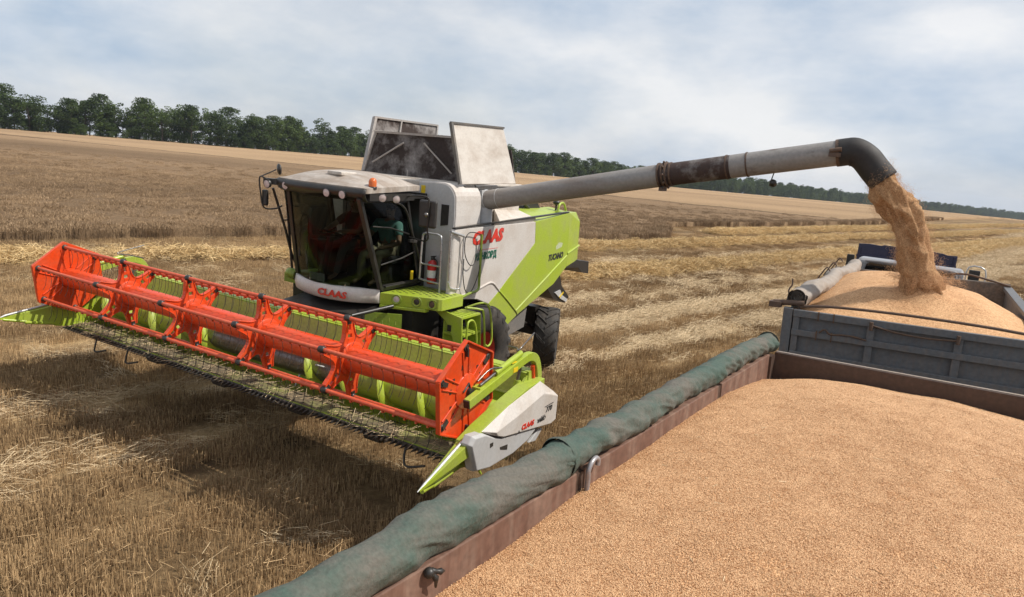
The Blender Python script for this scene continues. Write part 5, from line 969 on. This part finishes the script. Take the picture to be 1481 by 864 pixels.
b = MB(); cp = [(CABY, 1.45), (CABY, 2.55), (CABY+.05, 2.97), (CABY+.14, 3.0), (CABY+.75, 2.98), (CABY+1.05, 2.85), (CABY+1.55, 2.3), (CABY+2.8, 2.15), (CABY+3.0, 2.0), (CABY+3.05, 1.1), (CABY, 1.0)]
b.prism(cp, YZ, .28, 1.98); cbn = T(b, 'cab', CABGREY, lean=False, bevel=.05)
b = MB(); b.prism([(.40, 2.60), (1.86, 2.60), (1.82, 2.90), (1.77, 2.945), (.49, 2.945), (.44, 2.90)], XZ, CABY-.03, CABY-.01); T(b, 'rear_window', GLASS2, cbn, lean=False)
b = MB(); b.tube(curve([(.37, CABY-.02, 2.56), (.42, CABY-.02, 2.91), (.50, CABY-.02, 2.97), (1.1, CABY-.02, 2.975), (1.76, CABY-.02, 2.97), (1.85, CABY-.02, 2.91), (1.90, CABY-.02, 2.56)], 4), .026, 8); T(b, 'window_frame', CABGREY, cbn, lean=False)
for x0, x1 in ((-.02, .12), (2.12, 2.30)):
    b = MB(); b.box(x0, x1, CABY+1.45, CABY+1.52, 2.62, 2.92); T(b, 'mirror', BLACK, lean=False, bevel=.015)
b = MB(); b.tube(curve([(1.98, CABY+1.5, 2.5), (2.1, CABY+1.44, 2.58), (2.36, CABY+1.44, 2.58), (2.37, CABY+1.44, 2.95), (2.10, CABY+1.44, 2.97), (2.08, CABY+1.44, 2.6)], 3), .014, 6); b.tube(curve([(.3, CABY+1.5, 2.7), (.1, CABY+1.47, 2.8), (.0, CABY+1.47, 2.9)], 3), .014, 6); T(b, 'mirror_bracket', GALV, lean=False)
def plain_wheel(tf, x, y, r, w, nm, root):
    b = MB(); h = w/2; b.lathe([(r*.55, -h*.8), (r*.8, -h), (r*.95, -h*.9), (r, -h*.6), (r, h*.6), (r*.95, h*.9), (r*.8, h), (r*.55, h*.8)], (x, y, r), (1, 0, 0), 32)
    for k in range(28): a = 2*PI*k/28; b.bar((x-h*.8, y+r*1.005*math.cos(a), r+r*1.005*math.sin(a)), (x+h*.8, y+r*1.005*math.cos(a+.12), r+r*1.005*math.sin(a+.12)), .05, .02, (0, math.cos(a), math.sin(a)))
    t_ = tf(b, nm, TYRE); b = MB()
    for s in (-1, 1): b.lathe([(r*.57, h*.8*s), (r*.5, h*.5*s), (r*.2, h*.6*s), (.001, h*.62*s)], (x, y, r), (1, 0, 0), 24)
    tf(b, 'rim', STEEL, t_)
TW = lambda mb, nm, m, p=None: T(mb, nm, m, p, lean=False)
for y in (.9, 2.2, CABY+1.9):
    for x in (.22, BW-.22): plain_wheel(TW, x, y, .50, .38, 'wheel', truck)

# heap of wheat on the truck
TRG = (Matrix.Translation(-TC)).inverted()
def heap_z(x, y):
    z = 2.665+.014*mnoise.noise((x*2.2, y*2.2, 1.))+.008*mnoise.noise((x*6, y*6, 5.)); px_, py_ = 1.25, 1.55
    d = math.hypot((x-px_)/1.15, (y-py_)/1.9); sst = lambda v: 0 if v < 0 else 1 if v > 1 else v*v*(3-2*v)
    z += .39*math.exp(-d*d*.80)*sst((y+.12)/1.15)*sst((min(x, BW-x)+.30)/.95)+.14*math.exp(-(((x-.7)/.8)**2+((y-3.4)/1.3)**2))
    z -= .50*math.exp(-(((x-2.6)/.62)**2+((y-4.2)/1.05)**2))
    c = math.hypot(x-1.42, y-.95); z += .08*math.exp(-(c/.16)**2)-.03*math.exp(-((c-.34)/.14)**2)
    e = min(x, BW-x); z -= .05*math.exp(-e/.15)
    return z
def wheat_mat(name, k=1.0, bump=.006):
    m, nt, p = base_mat(name); l = nt.links.new; t = N(nt, 'ShaderNodeTexCoord')
    mp = N(nt, 'ShaderNodeMapping'); l(t.outputs['Object'], mp.inputs[0])
    v = N(nt, 'ShaderNodeTexVoronoi'); v.inputs['Scale'].default_value = 170; l(mp.outputs[0], v.inputs['Vector'])
    v2 = N(nt, 'ShaderNodeTexVoronoi'); v2.inputs['Scale'].default_value = 60; l(mp.outputs[0], v2.inputs['Vector'])
    n_ = N(nt, 'ShaderNodeTexNoise'); n_.inputs['Scale'].default_value = 3.0; n_.inputs['Detail'].default_value = 5; l(t.outputs['Object'], n_.inputs['Vector'])
    s_ = N(nt, 'ShaderNodeSeparateColor'); l(v.outputs['Color'], s_.inputs[0]); s2 = N(nt, 'ShaderNodeSeparateColor'); l(v2.outputs['Color'], s2.inputs[0])
    a = N(nt, 'ShaderNodeMath', operation='MULTIPLY'); l(s_.outputs[0], a.inputs[0]); a.inputs[1].default_value = .55
    a1 = N(nt, 'ShaderNodeMath', operation='MULTIPLY_ADD'); l(s2.outputs[0], a1.inputs[0]); a1.inputs[1].default_value = .25; l(a.outputs[0], a1.inputs[2])
    a2 = N(nt, 'ShaderNodeMath', operation='MULTIPLY_ADD'); l(n_.outputs['Fac'], a2.inputs[0]); a2.inputs[1].default_value = .35; l(a1.outputs[0], a2.inputs[2])
    r = N(nt, 'ShaderNodeValToRGB'); e = r.color_ramp.elements; e[0].position = .12; e[0].color = (.25*k, .112*k, .042*k, 1); e[1].position = .95; e[1].color = (.83*k, .545*k, .30*k, 1); q = e.new(.5); q.color = (.58*k, .31*k, .145*k, 1)
    l(a2.outputs[0], r.inputs[0]); l(r.outputs[0], p.inputs['Base Color']); p.inputs['Roughness'].default_value = .75; p.inputs['Specular IOR Level'].default_value = .25
    bu = N(nt, 'ShaderNodeBump'); bu.inputs['Strength'].default_value = .8; bu.inputs['Distance'].default_value = bump; l(v.outputs['Distance'], bu.inputs['Height']); l(bu.outputs[0], p.inputs['Normal'])
    return m
WHEATM = wheat_mat('heaped_wheat')
b = MB(); xs = np.linspace(.05, BW-.05, 60); yy = np.linspace(.04, BL-.05, 110)
b.grid([[tuple(TR @ V(x, y, heap_z(x, y))) for x in xs] for y in yy])
b.grid([[tuple(TR @ V(x, .041, heap_z(x, .04)-dz)) for x in xs] for dz in (0, .25)])
hp = b.build('wheat_heap', WHEATM, None); hp.matrix_world = MT; tag(hp, 'heaped wheat grain on the grey truck under the falling stream', 'grain', kind='stuff')

def kernel_proto(n=70, r=.055):
    vs, fs, tn = [], [], []
    oct_ = np.array([(1, 0, 0), (0, 1, 0), (-1, 0, 0), (0, -1, 0), (.45, 0, .8), (-.45, 0, .8), (.45, 0, -.8), (-.45, 0, -.8)], float)
    F = [(0, 1, 4), (1, 5, 4), (1, 2, 5), (2, 3, 5), (3, 4, 5), (3, 0, 4), (0, 6, 1), (1, 6, 7), (1, 7, 2), (2, 7, 3), (3, 7, 6), (3, 6, 0)]
    for i in range(n):
        a = RNG.uniform(0, 2*PI); rr = r*math.sqrt(RNG.uniform()); t = RNG.uniform(0, 2*PI); el = RNG.normal(0, .35); s = RNG.uniform(.85, 1.15)
        p = oct_*[.0040*s, .0021*s, .0020*s]; c, s_ = math.cos(el), math.sin(el); p = np.c_[p[:, 0]*c-p[:, 2]*s_, p[:, 1], p[:, 0]*s_+p[:, 2]*c]; c, s_ = math.cos(t), math.sin(t)
        p = np.c_[p[:, 0]*c-p[:, 1]*s_, p[:, 0]*s_+p[:, 1]*c, p[:, 2]]+[rr*math.cos(a), rr*math.sin(a), RNG.uniform(0, .003)]
        fs += [[q+len(vs)*8 for q in f] for f in F]; vs.append(p); tn.append(np.full(8, np.clip(RNG.normal(.5, .27), 0, 1)))
    return np_obj('kernel_piece', np.concatenate(vs), fs, KERNEL, np.concatenate(tn), True, link=False)
KP = [kernel_proto() for _ in range(6)]
# falling stream of wheat
SE = SPOUT_END; land = MT @ (TR @ V(1.38, 1.0, heap_z(1.38, 1.0)))
dirx = (MC.to_3x3() @ V(.62, 0, -.78)).normalized()
path = []
for i in range(41):
    t = i/40; p0, p1, p2 = SE-dirx*.16, SE+dirx*.42, Vector(land)-V(0, 0, .12); c1 = V((p1.x*.45+land.x*.55), (p1.y*.45+land.y*.55), p1.z-.05)
    path.append(p0*(1-t)**3+(SE+dirx*.35)*3*t*(1-t)**2+V(land.x*.8+SE.x*.2, land.y*.8+SE.y*.2, SE.z-.75)*3*t*t*(1-t)+p2*t**3)
rows = []; m_ = 120; res = 56
for i in range(m_+1):
    f_ = i/m_*40; k = min(39, int(f_)); p = path[k].lerp(path[k+1], f_-k); t = i/m_; d = (path[min(40, k+1)]-path[max(0, k-1)]).normalized(); a = d.cross(V(0, 1, 0)).normalized(); c = a.cross(d); r0 = .140+.014*math.sin(t*7)+.022*t+.06*max(0, t-.86)/.14
    row = []
    for j in range(res+1):
        g = 2*PI*j/res; q = V(math.cos(g)*1.25, math.sin(g)*1.25, t*3.3)
        n1_ = mnoise.noise(q*1.0+V(3, 1, 0)); n2_ = 1-2.6*abs(mnoise.noise(q*1.5+V(0, 5, 0)))
        rr = r0*(1+.60*n1_*min(1, t*5+.15)+.36*n2_*min(1, t*4+.1)+.12*mnoise.noise(q*3.4)+.05*mnoise.noise(q*9)+.025*mnoise.noise(q*20))
        row.append(p+(a*math.cos(g)*.95+c*math.sin(g)*.85)*rr)
    rows.append(row)
b = MB(); b.grid(rows); stm = b.build('falling_grain', wheat_mat('loose_falling_wheat', .90, .015), None); tag(stm, 'thick stream of wheat pouring from the black spout onto the heap', 'grain', kind='stuff')  # wheat colour darkened to stand for shaded air gaps between the kernels
pts = []
for row in rows:
    for _ in range(22):
        q = row[random.randrange(res)]; c_ = sum(row[:-1], V(0, 0, 0))/res; w = abs(random.gauss(0, 1)); pts.append(q+(q-c_).normalized()*w*.02*(1+rows.index(row)/m_*2.2)+V(0, 0, random.gauss(0, .03)))
for _ in range(1500):
    a_ = random.uniform(0, 2*PI); r_ = abs(random.gauss(.22, .12)); pts.append(Vector(land)+V(r_*math.cos(a_), r_*math.sin(a_), abs(random.gauss(0, .07))+.02))
tag(scatter('flying_grain', np.array([tuple(p) for p in pts]), [kernel_proto(9, .045) for _ in range(4)], rot=RNG.uniform(0, 6.28, (len(pts), 3))), 'loose kernels flying off the falling wheat stream', 'grain', kind='stuff')

# ------------------------------------------------------------------ trailer in the foreground (x to its right from the left board, y forwards, its front board at y = 0)
NA = R(35.3); MN = Matrix.Translation((2.65, 6.6, 0)) @ Matrix.Rotation(-NA, 4, 'Z'); NC = V(1.2, -3.2, 0)
trailer = empty('grain_trailer', MN @ Matrix.Translation(NC), 'rusty brown trailer filled with wheat with a rolled green tarpaulin on its edge', 'trailer')
NR = Matrix.Translation((0, 0, 2.0)) @ Matrix.Rotation(-R(2.6), 4, 'Y') @ Matrix.Translation((0, 0, -2.0))
def TT(mb, name, m, parent=None, lean=True, bevel=0, fix=True): return mb.build(name, m, trailer if parent is None else parent, xf=NR if lean else None, bevel=bevel, fix=fix, shift=NC)
NW, NL = 2.4, 7.2
b = MB(); b.box(0, NW, -NL, 0, 1.25, 1.32)
for x in (.6, NW-.72): b.box(x, x+.12, -NL, .3, .85, 1.25)
b.tube([(.66, .3, .95), (1.2, 1.35, .80)], .05, 8); b.tube([(NW-.66, .3, .95), (1.2, 1.35, .80)], .05, 8)
TT(b, 'trailer_bed', BROWN_DK, lean=False)
sb = MB()
for y0, y1 in ((-NL, -5.65), (-5.62, -3.83), (-3.74, -1.60), (-1.52, -.17)): sb.box(-.03, .03, y0, y1, 1.32, 2.60)
sb_o = TT(sb, 'side_board', BROWN, bevel=.006)
for y in (-5.63, -3.78, -1.56, -.10):
    b = MB(); b.box(-.05, .02, y-.045, y+.045, 1.3, 2.585)
    if y > -.2: b.box(.02, .05, -.17, -.05, 1.32, 2.58)
    TT(b, 'side_post', BROWN_DK, sb_o)
b = MB(); b.box(NW-.03, NW+.03, -NL, 0, 1.32, 2.60); TT(b, 'side_board', BROWN)
b = MB(); b.box(.04, NW, -.03, .03, 1.32, 2.60); fb = TT(b, 'front_board', BROWN_DK, bevel=.004)
b = MB(); b.box(.045, NW, -.006, .034, 2.592, 2.606); TT(b, 'board_edge', pm('worn_board_edge', (.24, .19, .16), .6, dirt=.6), fb)
b = MB(); b.box(0, NW, -NL-.03, -NL+.03, 1.32, 2.60); TT(b, 'tailgate', BROWN)
b = MB(); tarp_rows = rolled((-.05, -NL, 2.685), (-.045, -3.90, 2.695), .102, 300, 1.7, amp=.11, wr=.05, res=56, fold=.42); b.grid(tarp_rows); tp1 = TT(b, 'rolled_tarpaulin', TARP)
b = MB(); b.grid(rolled((-.045, -3.98, 2.69), (-.05, .02, 2.685), .093, 320, 9.4, amp=.11, wr=.05, res=56, twist=5, fold=.44)); en_ = [V(-.05, .02, 2.685)+V(.105*math.cos(g), 0, .10*math.sin(g)) for g in np.linspace(0, 2*PI, 24)]; b.add(en_+[V(-.05, .05, 2.685)], [(i, i+1, 24) for i in range(23)]); TT(b, 'rolled_tarpaulin', TARP)
b = MB(); b.lathe([(.112, -.015), (.117, 0), (.108, .03), (.098, .07)], (-.048, -3.90, 2.69), (0, 1, 0), 28); TT(b, 'seam_strap', TARP, tp1)
b = MB(); b.tube(curve([(.055, -3.76, 2.44), (.058, -3.757, 2.54), (.062, -3.765, 2.60), (.064, -3.74, 2.642), (.062, -3.69, 2.655), (.058, -3.652, 2.632), (.056, -3.65, 2.60)], 5), .0145, 10); TT(b, 'hook', pm('hook_steel', (.36, .35, .37), .4, .4, dirt=.4))
b = MB(); b.box(.03, .068, -3.80, -3.73, 2.28, 2.45); TT(b, 'hook_socket', DARK)
b = MB()
for i, (dy, dz) in enumerate(((.05, -.10), (.13, -.02))): b.tube(curve([(.05, -5.03, 2.59), (.07, -5.03+dy*.35, 2.58+dz*.2), (.06, -5.03+dy*.62, 2.57+dz*.62)], 4), [.013, .016, .012, .010, .015, .011, .008, .007, .005], 7)
b.ball((.05, -5.03, 2.582), .024); TT(b, 'knotted_rag', BLACK)
NWH = lambda mb, nm, m, p=None: TT(mb, nm, m, p, lean=False)
for y in (-1.3, -5.9):
    for x in (.25, NW-.25): plain_wheel(NWH, x, y, .48, .36, 'wheel', trailer)
def trail_z(x, y):
    ye = np.interp(y, [-7.2, -4.95, -3.68, -2.75, -1.37, -.34, 0.0], [2.41, 2.43, 2.46, 2.48, 2.48, 2.38, 2.29]); c = np.interp(y, [-7.2, -5, -3.5, -1.6, -.6, 0], [2.50, 2.55, 2.60, 2.63, 2.56, 2.46])
    c += np.interp(x, [0, .8, 1.5, 2.4], [-.05, .0, .0, -.10]); k = 1-math.exp(-x/.42); z = ye*(1-k)+c*k
    return z+.022*mnoise.noise((x*1.2, y*1.2, 0))+.006*mnoise.noise((x*3.1, y*3.1, 4))
b = MB(); b.grid([[tuple(NR @ V(x, y, trail_z(x, y))) for x in np.linspace(.03, NW-.03, 90)] for y in np.linspace(-NL+.03, -.03, 240)])
tg_ = b.build('wheat_load', WHEATM, None); tg_.matrix_world = MN; tag(tg_, 'wheat grain filling the brown trailer in the foreground', 'grain', kind='stuff')
pts, rots = [], []
for _ in range(15000):
    x, y = random.uniform(.05, NW-.05), -5.6+5.5*random.random()**.8 if random.random() < .5 else random.uniform(-5.4, -.05)
    e = .05; n_ = V(-(trail_z(x+e, y)-trail_z(x-e, y))/(2*e), -(trail_z(x, y+e)-trail_z(x, y-e))/(2*e), 1).normalized()
    pts.append(tuple(MN @ (NR @ V(x, y, trail_z(x, y)+.001)))); q = (MN.to_3x3() @ (NR.to_3x3() @ n_)).to_track_quat('Z', 'Y') ; rots.append(tuple((q @ Matrix.Rotation(random.uniform(0, 6.28), 3, 'Z').to_quaternion()).to_euler()))
tag(scatter('loose_kernels', np.array(pts), KP, rot=np.array(rots), scale=RNG.uniform(.8, 1.2, len(pts))), 'single wheat kernels on the surface of the trailer load', 'grain', kind='stuff')

# ------------------------------------------------------------------ dark blue truck standing ahead
BA = R(27); MBt = Matrix.Translation((9.08, 18.3, 0)) @ Matrix.Rotation(-BA, 4, 'Z'); BC = V(1.15, 2.5, 0)
blue = empty('blue_truck', MBt @ Matrix.Translation(BC), 'dark blue truck with a tall rear board standing ahead of the grey cab', 'truck')
def TB(mb, nm, m, p=None, bevel=0): return mb.build(nm, m, blue if p is None else p, bevel=bevel, shift=BC)
b = MB(); b.box(0, 2.28, 0, 5.0, 1.2, 1.3)
for x in (.5, 1.66): b.box(x, x+.12, -.1, 7.4, .8, 1.1)
TB(b, 'truck_bed', NAVY)
for x0, x1, y0, y1, nm in ((0, .05, 0, 5, 'side_board'), (2.23, 2.28, 0, 5, 'side_board'), (.05, 2.23, 4.95, 5, 'front_board')):
    b = MB(); b.box(x0, x1, y0, y1, 1.3, 2.15); TB(b, nm, NAVY, bevel=.01)
b = MB(); b.prism([(.0, 1.25), (.02, 2.84), (.28, 2.86), (.55, 2.845), (.62, 2.875), (.95, 2.86), (1.3, 2.84), (1.7, 2.855), (1.95, 2.83), (2.05, 2.80), (2.27, 2.81), (2.28, 1.25)], XZ, -.05, .0)
for x in (.02, .75, 1.5, 2.2): b.box(x, x+.06, -.09, -.05, 1.25, 2.78)
b.box(0, 2.28, -.085, -.05, 2.50, 2.56); TB(b, 'tailgate', NAVY, bevel=.006)
b = MB(); b.prism([(5.3, 1.1), (5.3, 2.0), (5.5, 2.1), (6.9, 2.05), (7.2, 1.8), (7.3, 1.1)], YZ, .1, 2.18); TB(b, 'cab', NAVY, bevel=.04)
for y in (.9, 2.1, 6.4):
    for x in (.2, 2.08): plain_wheel(lambda mb, nm, m, p=None: TB(mb, nm, m, p), x, y, .5, .36, 'wheel', blue)

# ------------------------------------------------------------------ the air: an even faint haze round everything on the ground
hz = MB(); hz.box(-900, 2700, -70, 3350, -95, 21)
hm = bpy.data.materials.new('thin_haze'); hm.use_nodes = True; hn = hm.node_tree; hn.nodes.clear()
pv = N(hn, 'ShaderNodeVolumePrincipled'); pv.inputs['Color'].default_value = (.80, .88, 1.0, 1); pv.inputs['Density'].default_value = .00013; pv.inputs['Anisotropy'].default_value = .2
ho = N(hn, 'ShaderNodeOutputMaterial'); hn.links.new(pv.outputs[0], ho.inputs['Volume'])
tag(hz.build('haze', hm), 'faint bluish haze over the far field and wood', 'haze', kind='stuff')

# straw caught on the header and chaff on the load
n = 420; x_ = RNG.uniform(-3.8, 3.8, n); y_ = np.where(RNG.uniform(0, 1, n) < .75, RNG.uniform(-.02, .42, n), RNG.uniform(-.12, .05, n)); z_ = np.interp(y_, [-.1, .02, .18, .36, .46], [1.03, 1.05, 1.07, 1.04, 1.0])+np.abs(RNG.normal(0, .02, n))
t = RNG.normal(0, .7, n)+PI/2; ll = RNG.uniform(.05, .28, n); d_ = np.c_[np.cos(t)*ll, np.sin(t)*ll, RNG.normal(0, .03, n)]/2; c_ = np.c_[x_, y_, z_]; v_, f_ = straws(c_-d_, c_+d_, RNG.uniform(.003, .006, n))
ol = np_obj('straw_litter', v_, f_, STRAW, rep6(np.clip(RNG.normal(.45, .25, n), 0, 1))); ol.matrix_world = MC; tag(ol, 'bits of straw lying on the front table of the red reel header', 'straw', kind='stuff')
n = 150; x_ = RNG.uniform(.1, NW-.1, n); y_ = RNG.uniform(-5.2, -.1, n); c_ = np.array([tuple(NR @ V(a, c, trail_z(a, c)+.006)) for a, c in zip(x_, y_)]); t = RNG.uniform(0, 6.28, n); ll = RNG.uniform(.012, .06, n); d_ = np.c_[np.cos(t)*ll, np.sin(t)*ll, RNG.normal(0, .004, n)]/2; v_, f_ = straws(c_-d_, c_+d_, RNG.uniform(.002, .0035, n))
oc = np_obj('chaff', v_, f_, STRAW, rep6(np.clip(RNG.normal(.6, .25, n), 0, 1))); oc.matrix_world = MN; tag(oc, 'short bits of chaff lying on the wheat in the brown trailer', 'chaff', kind='stuff')
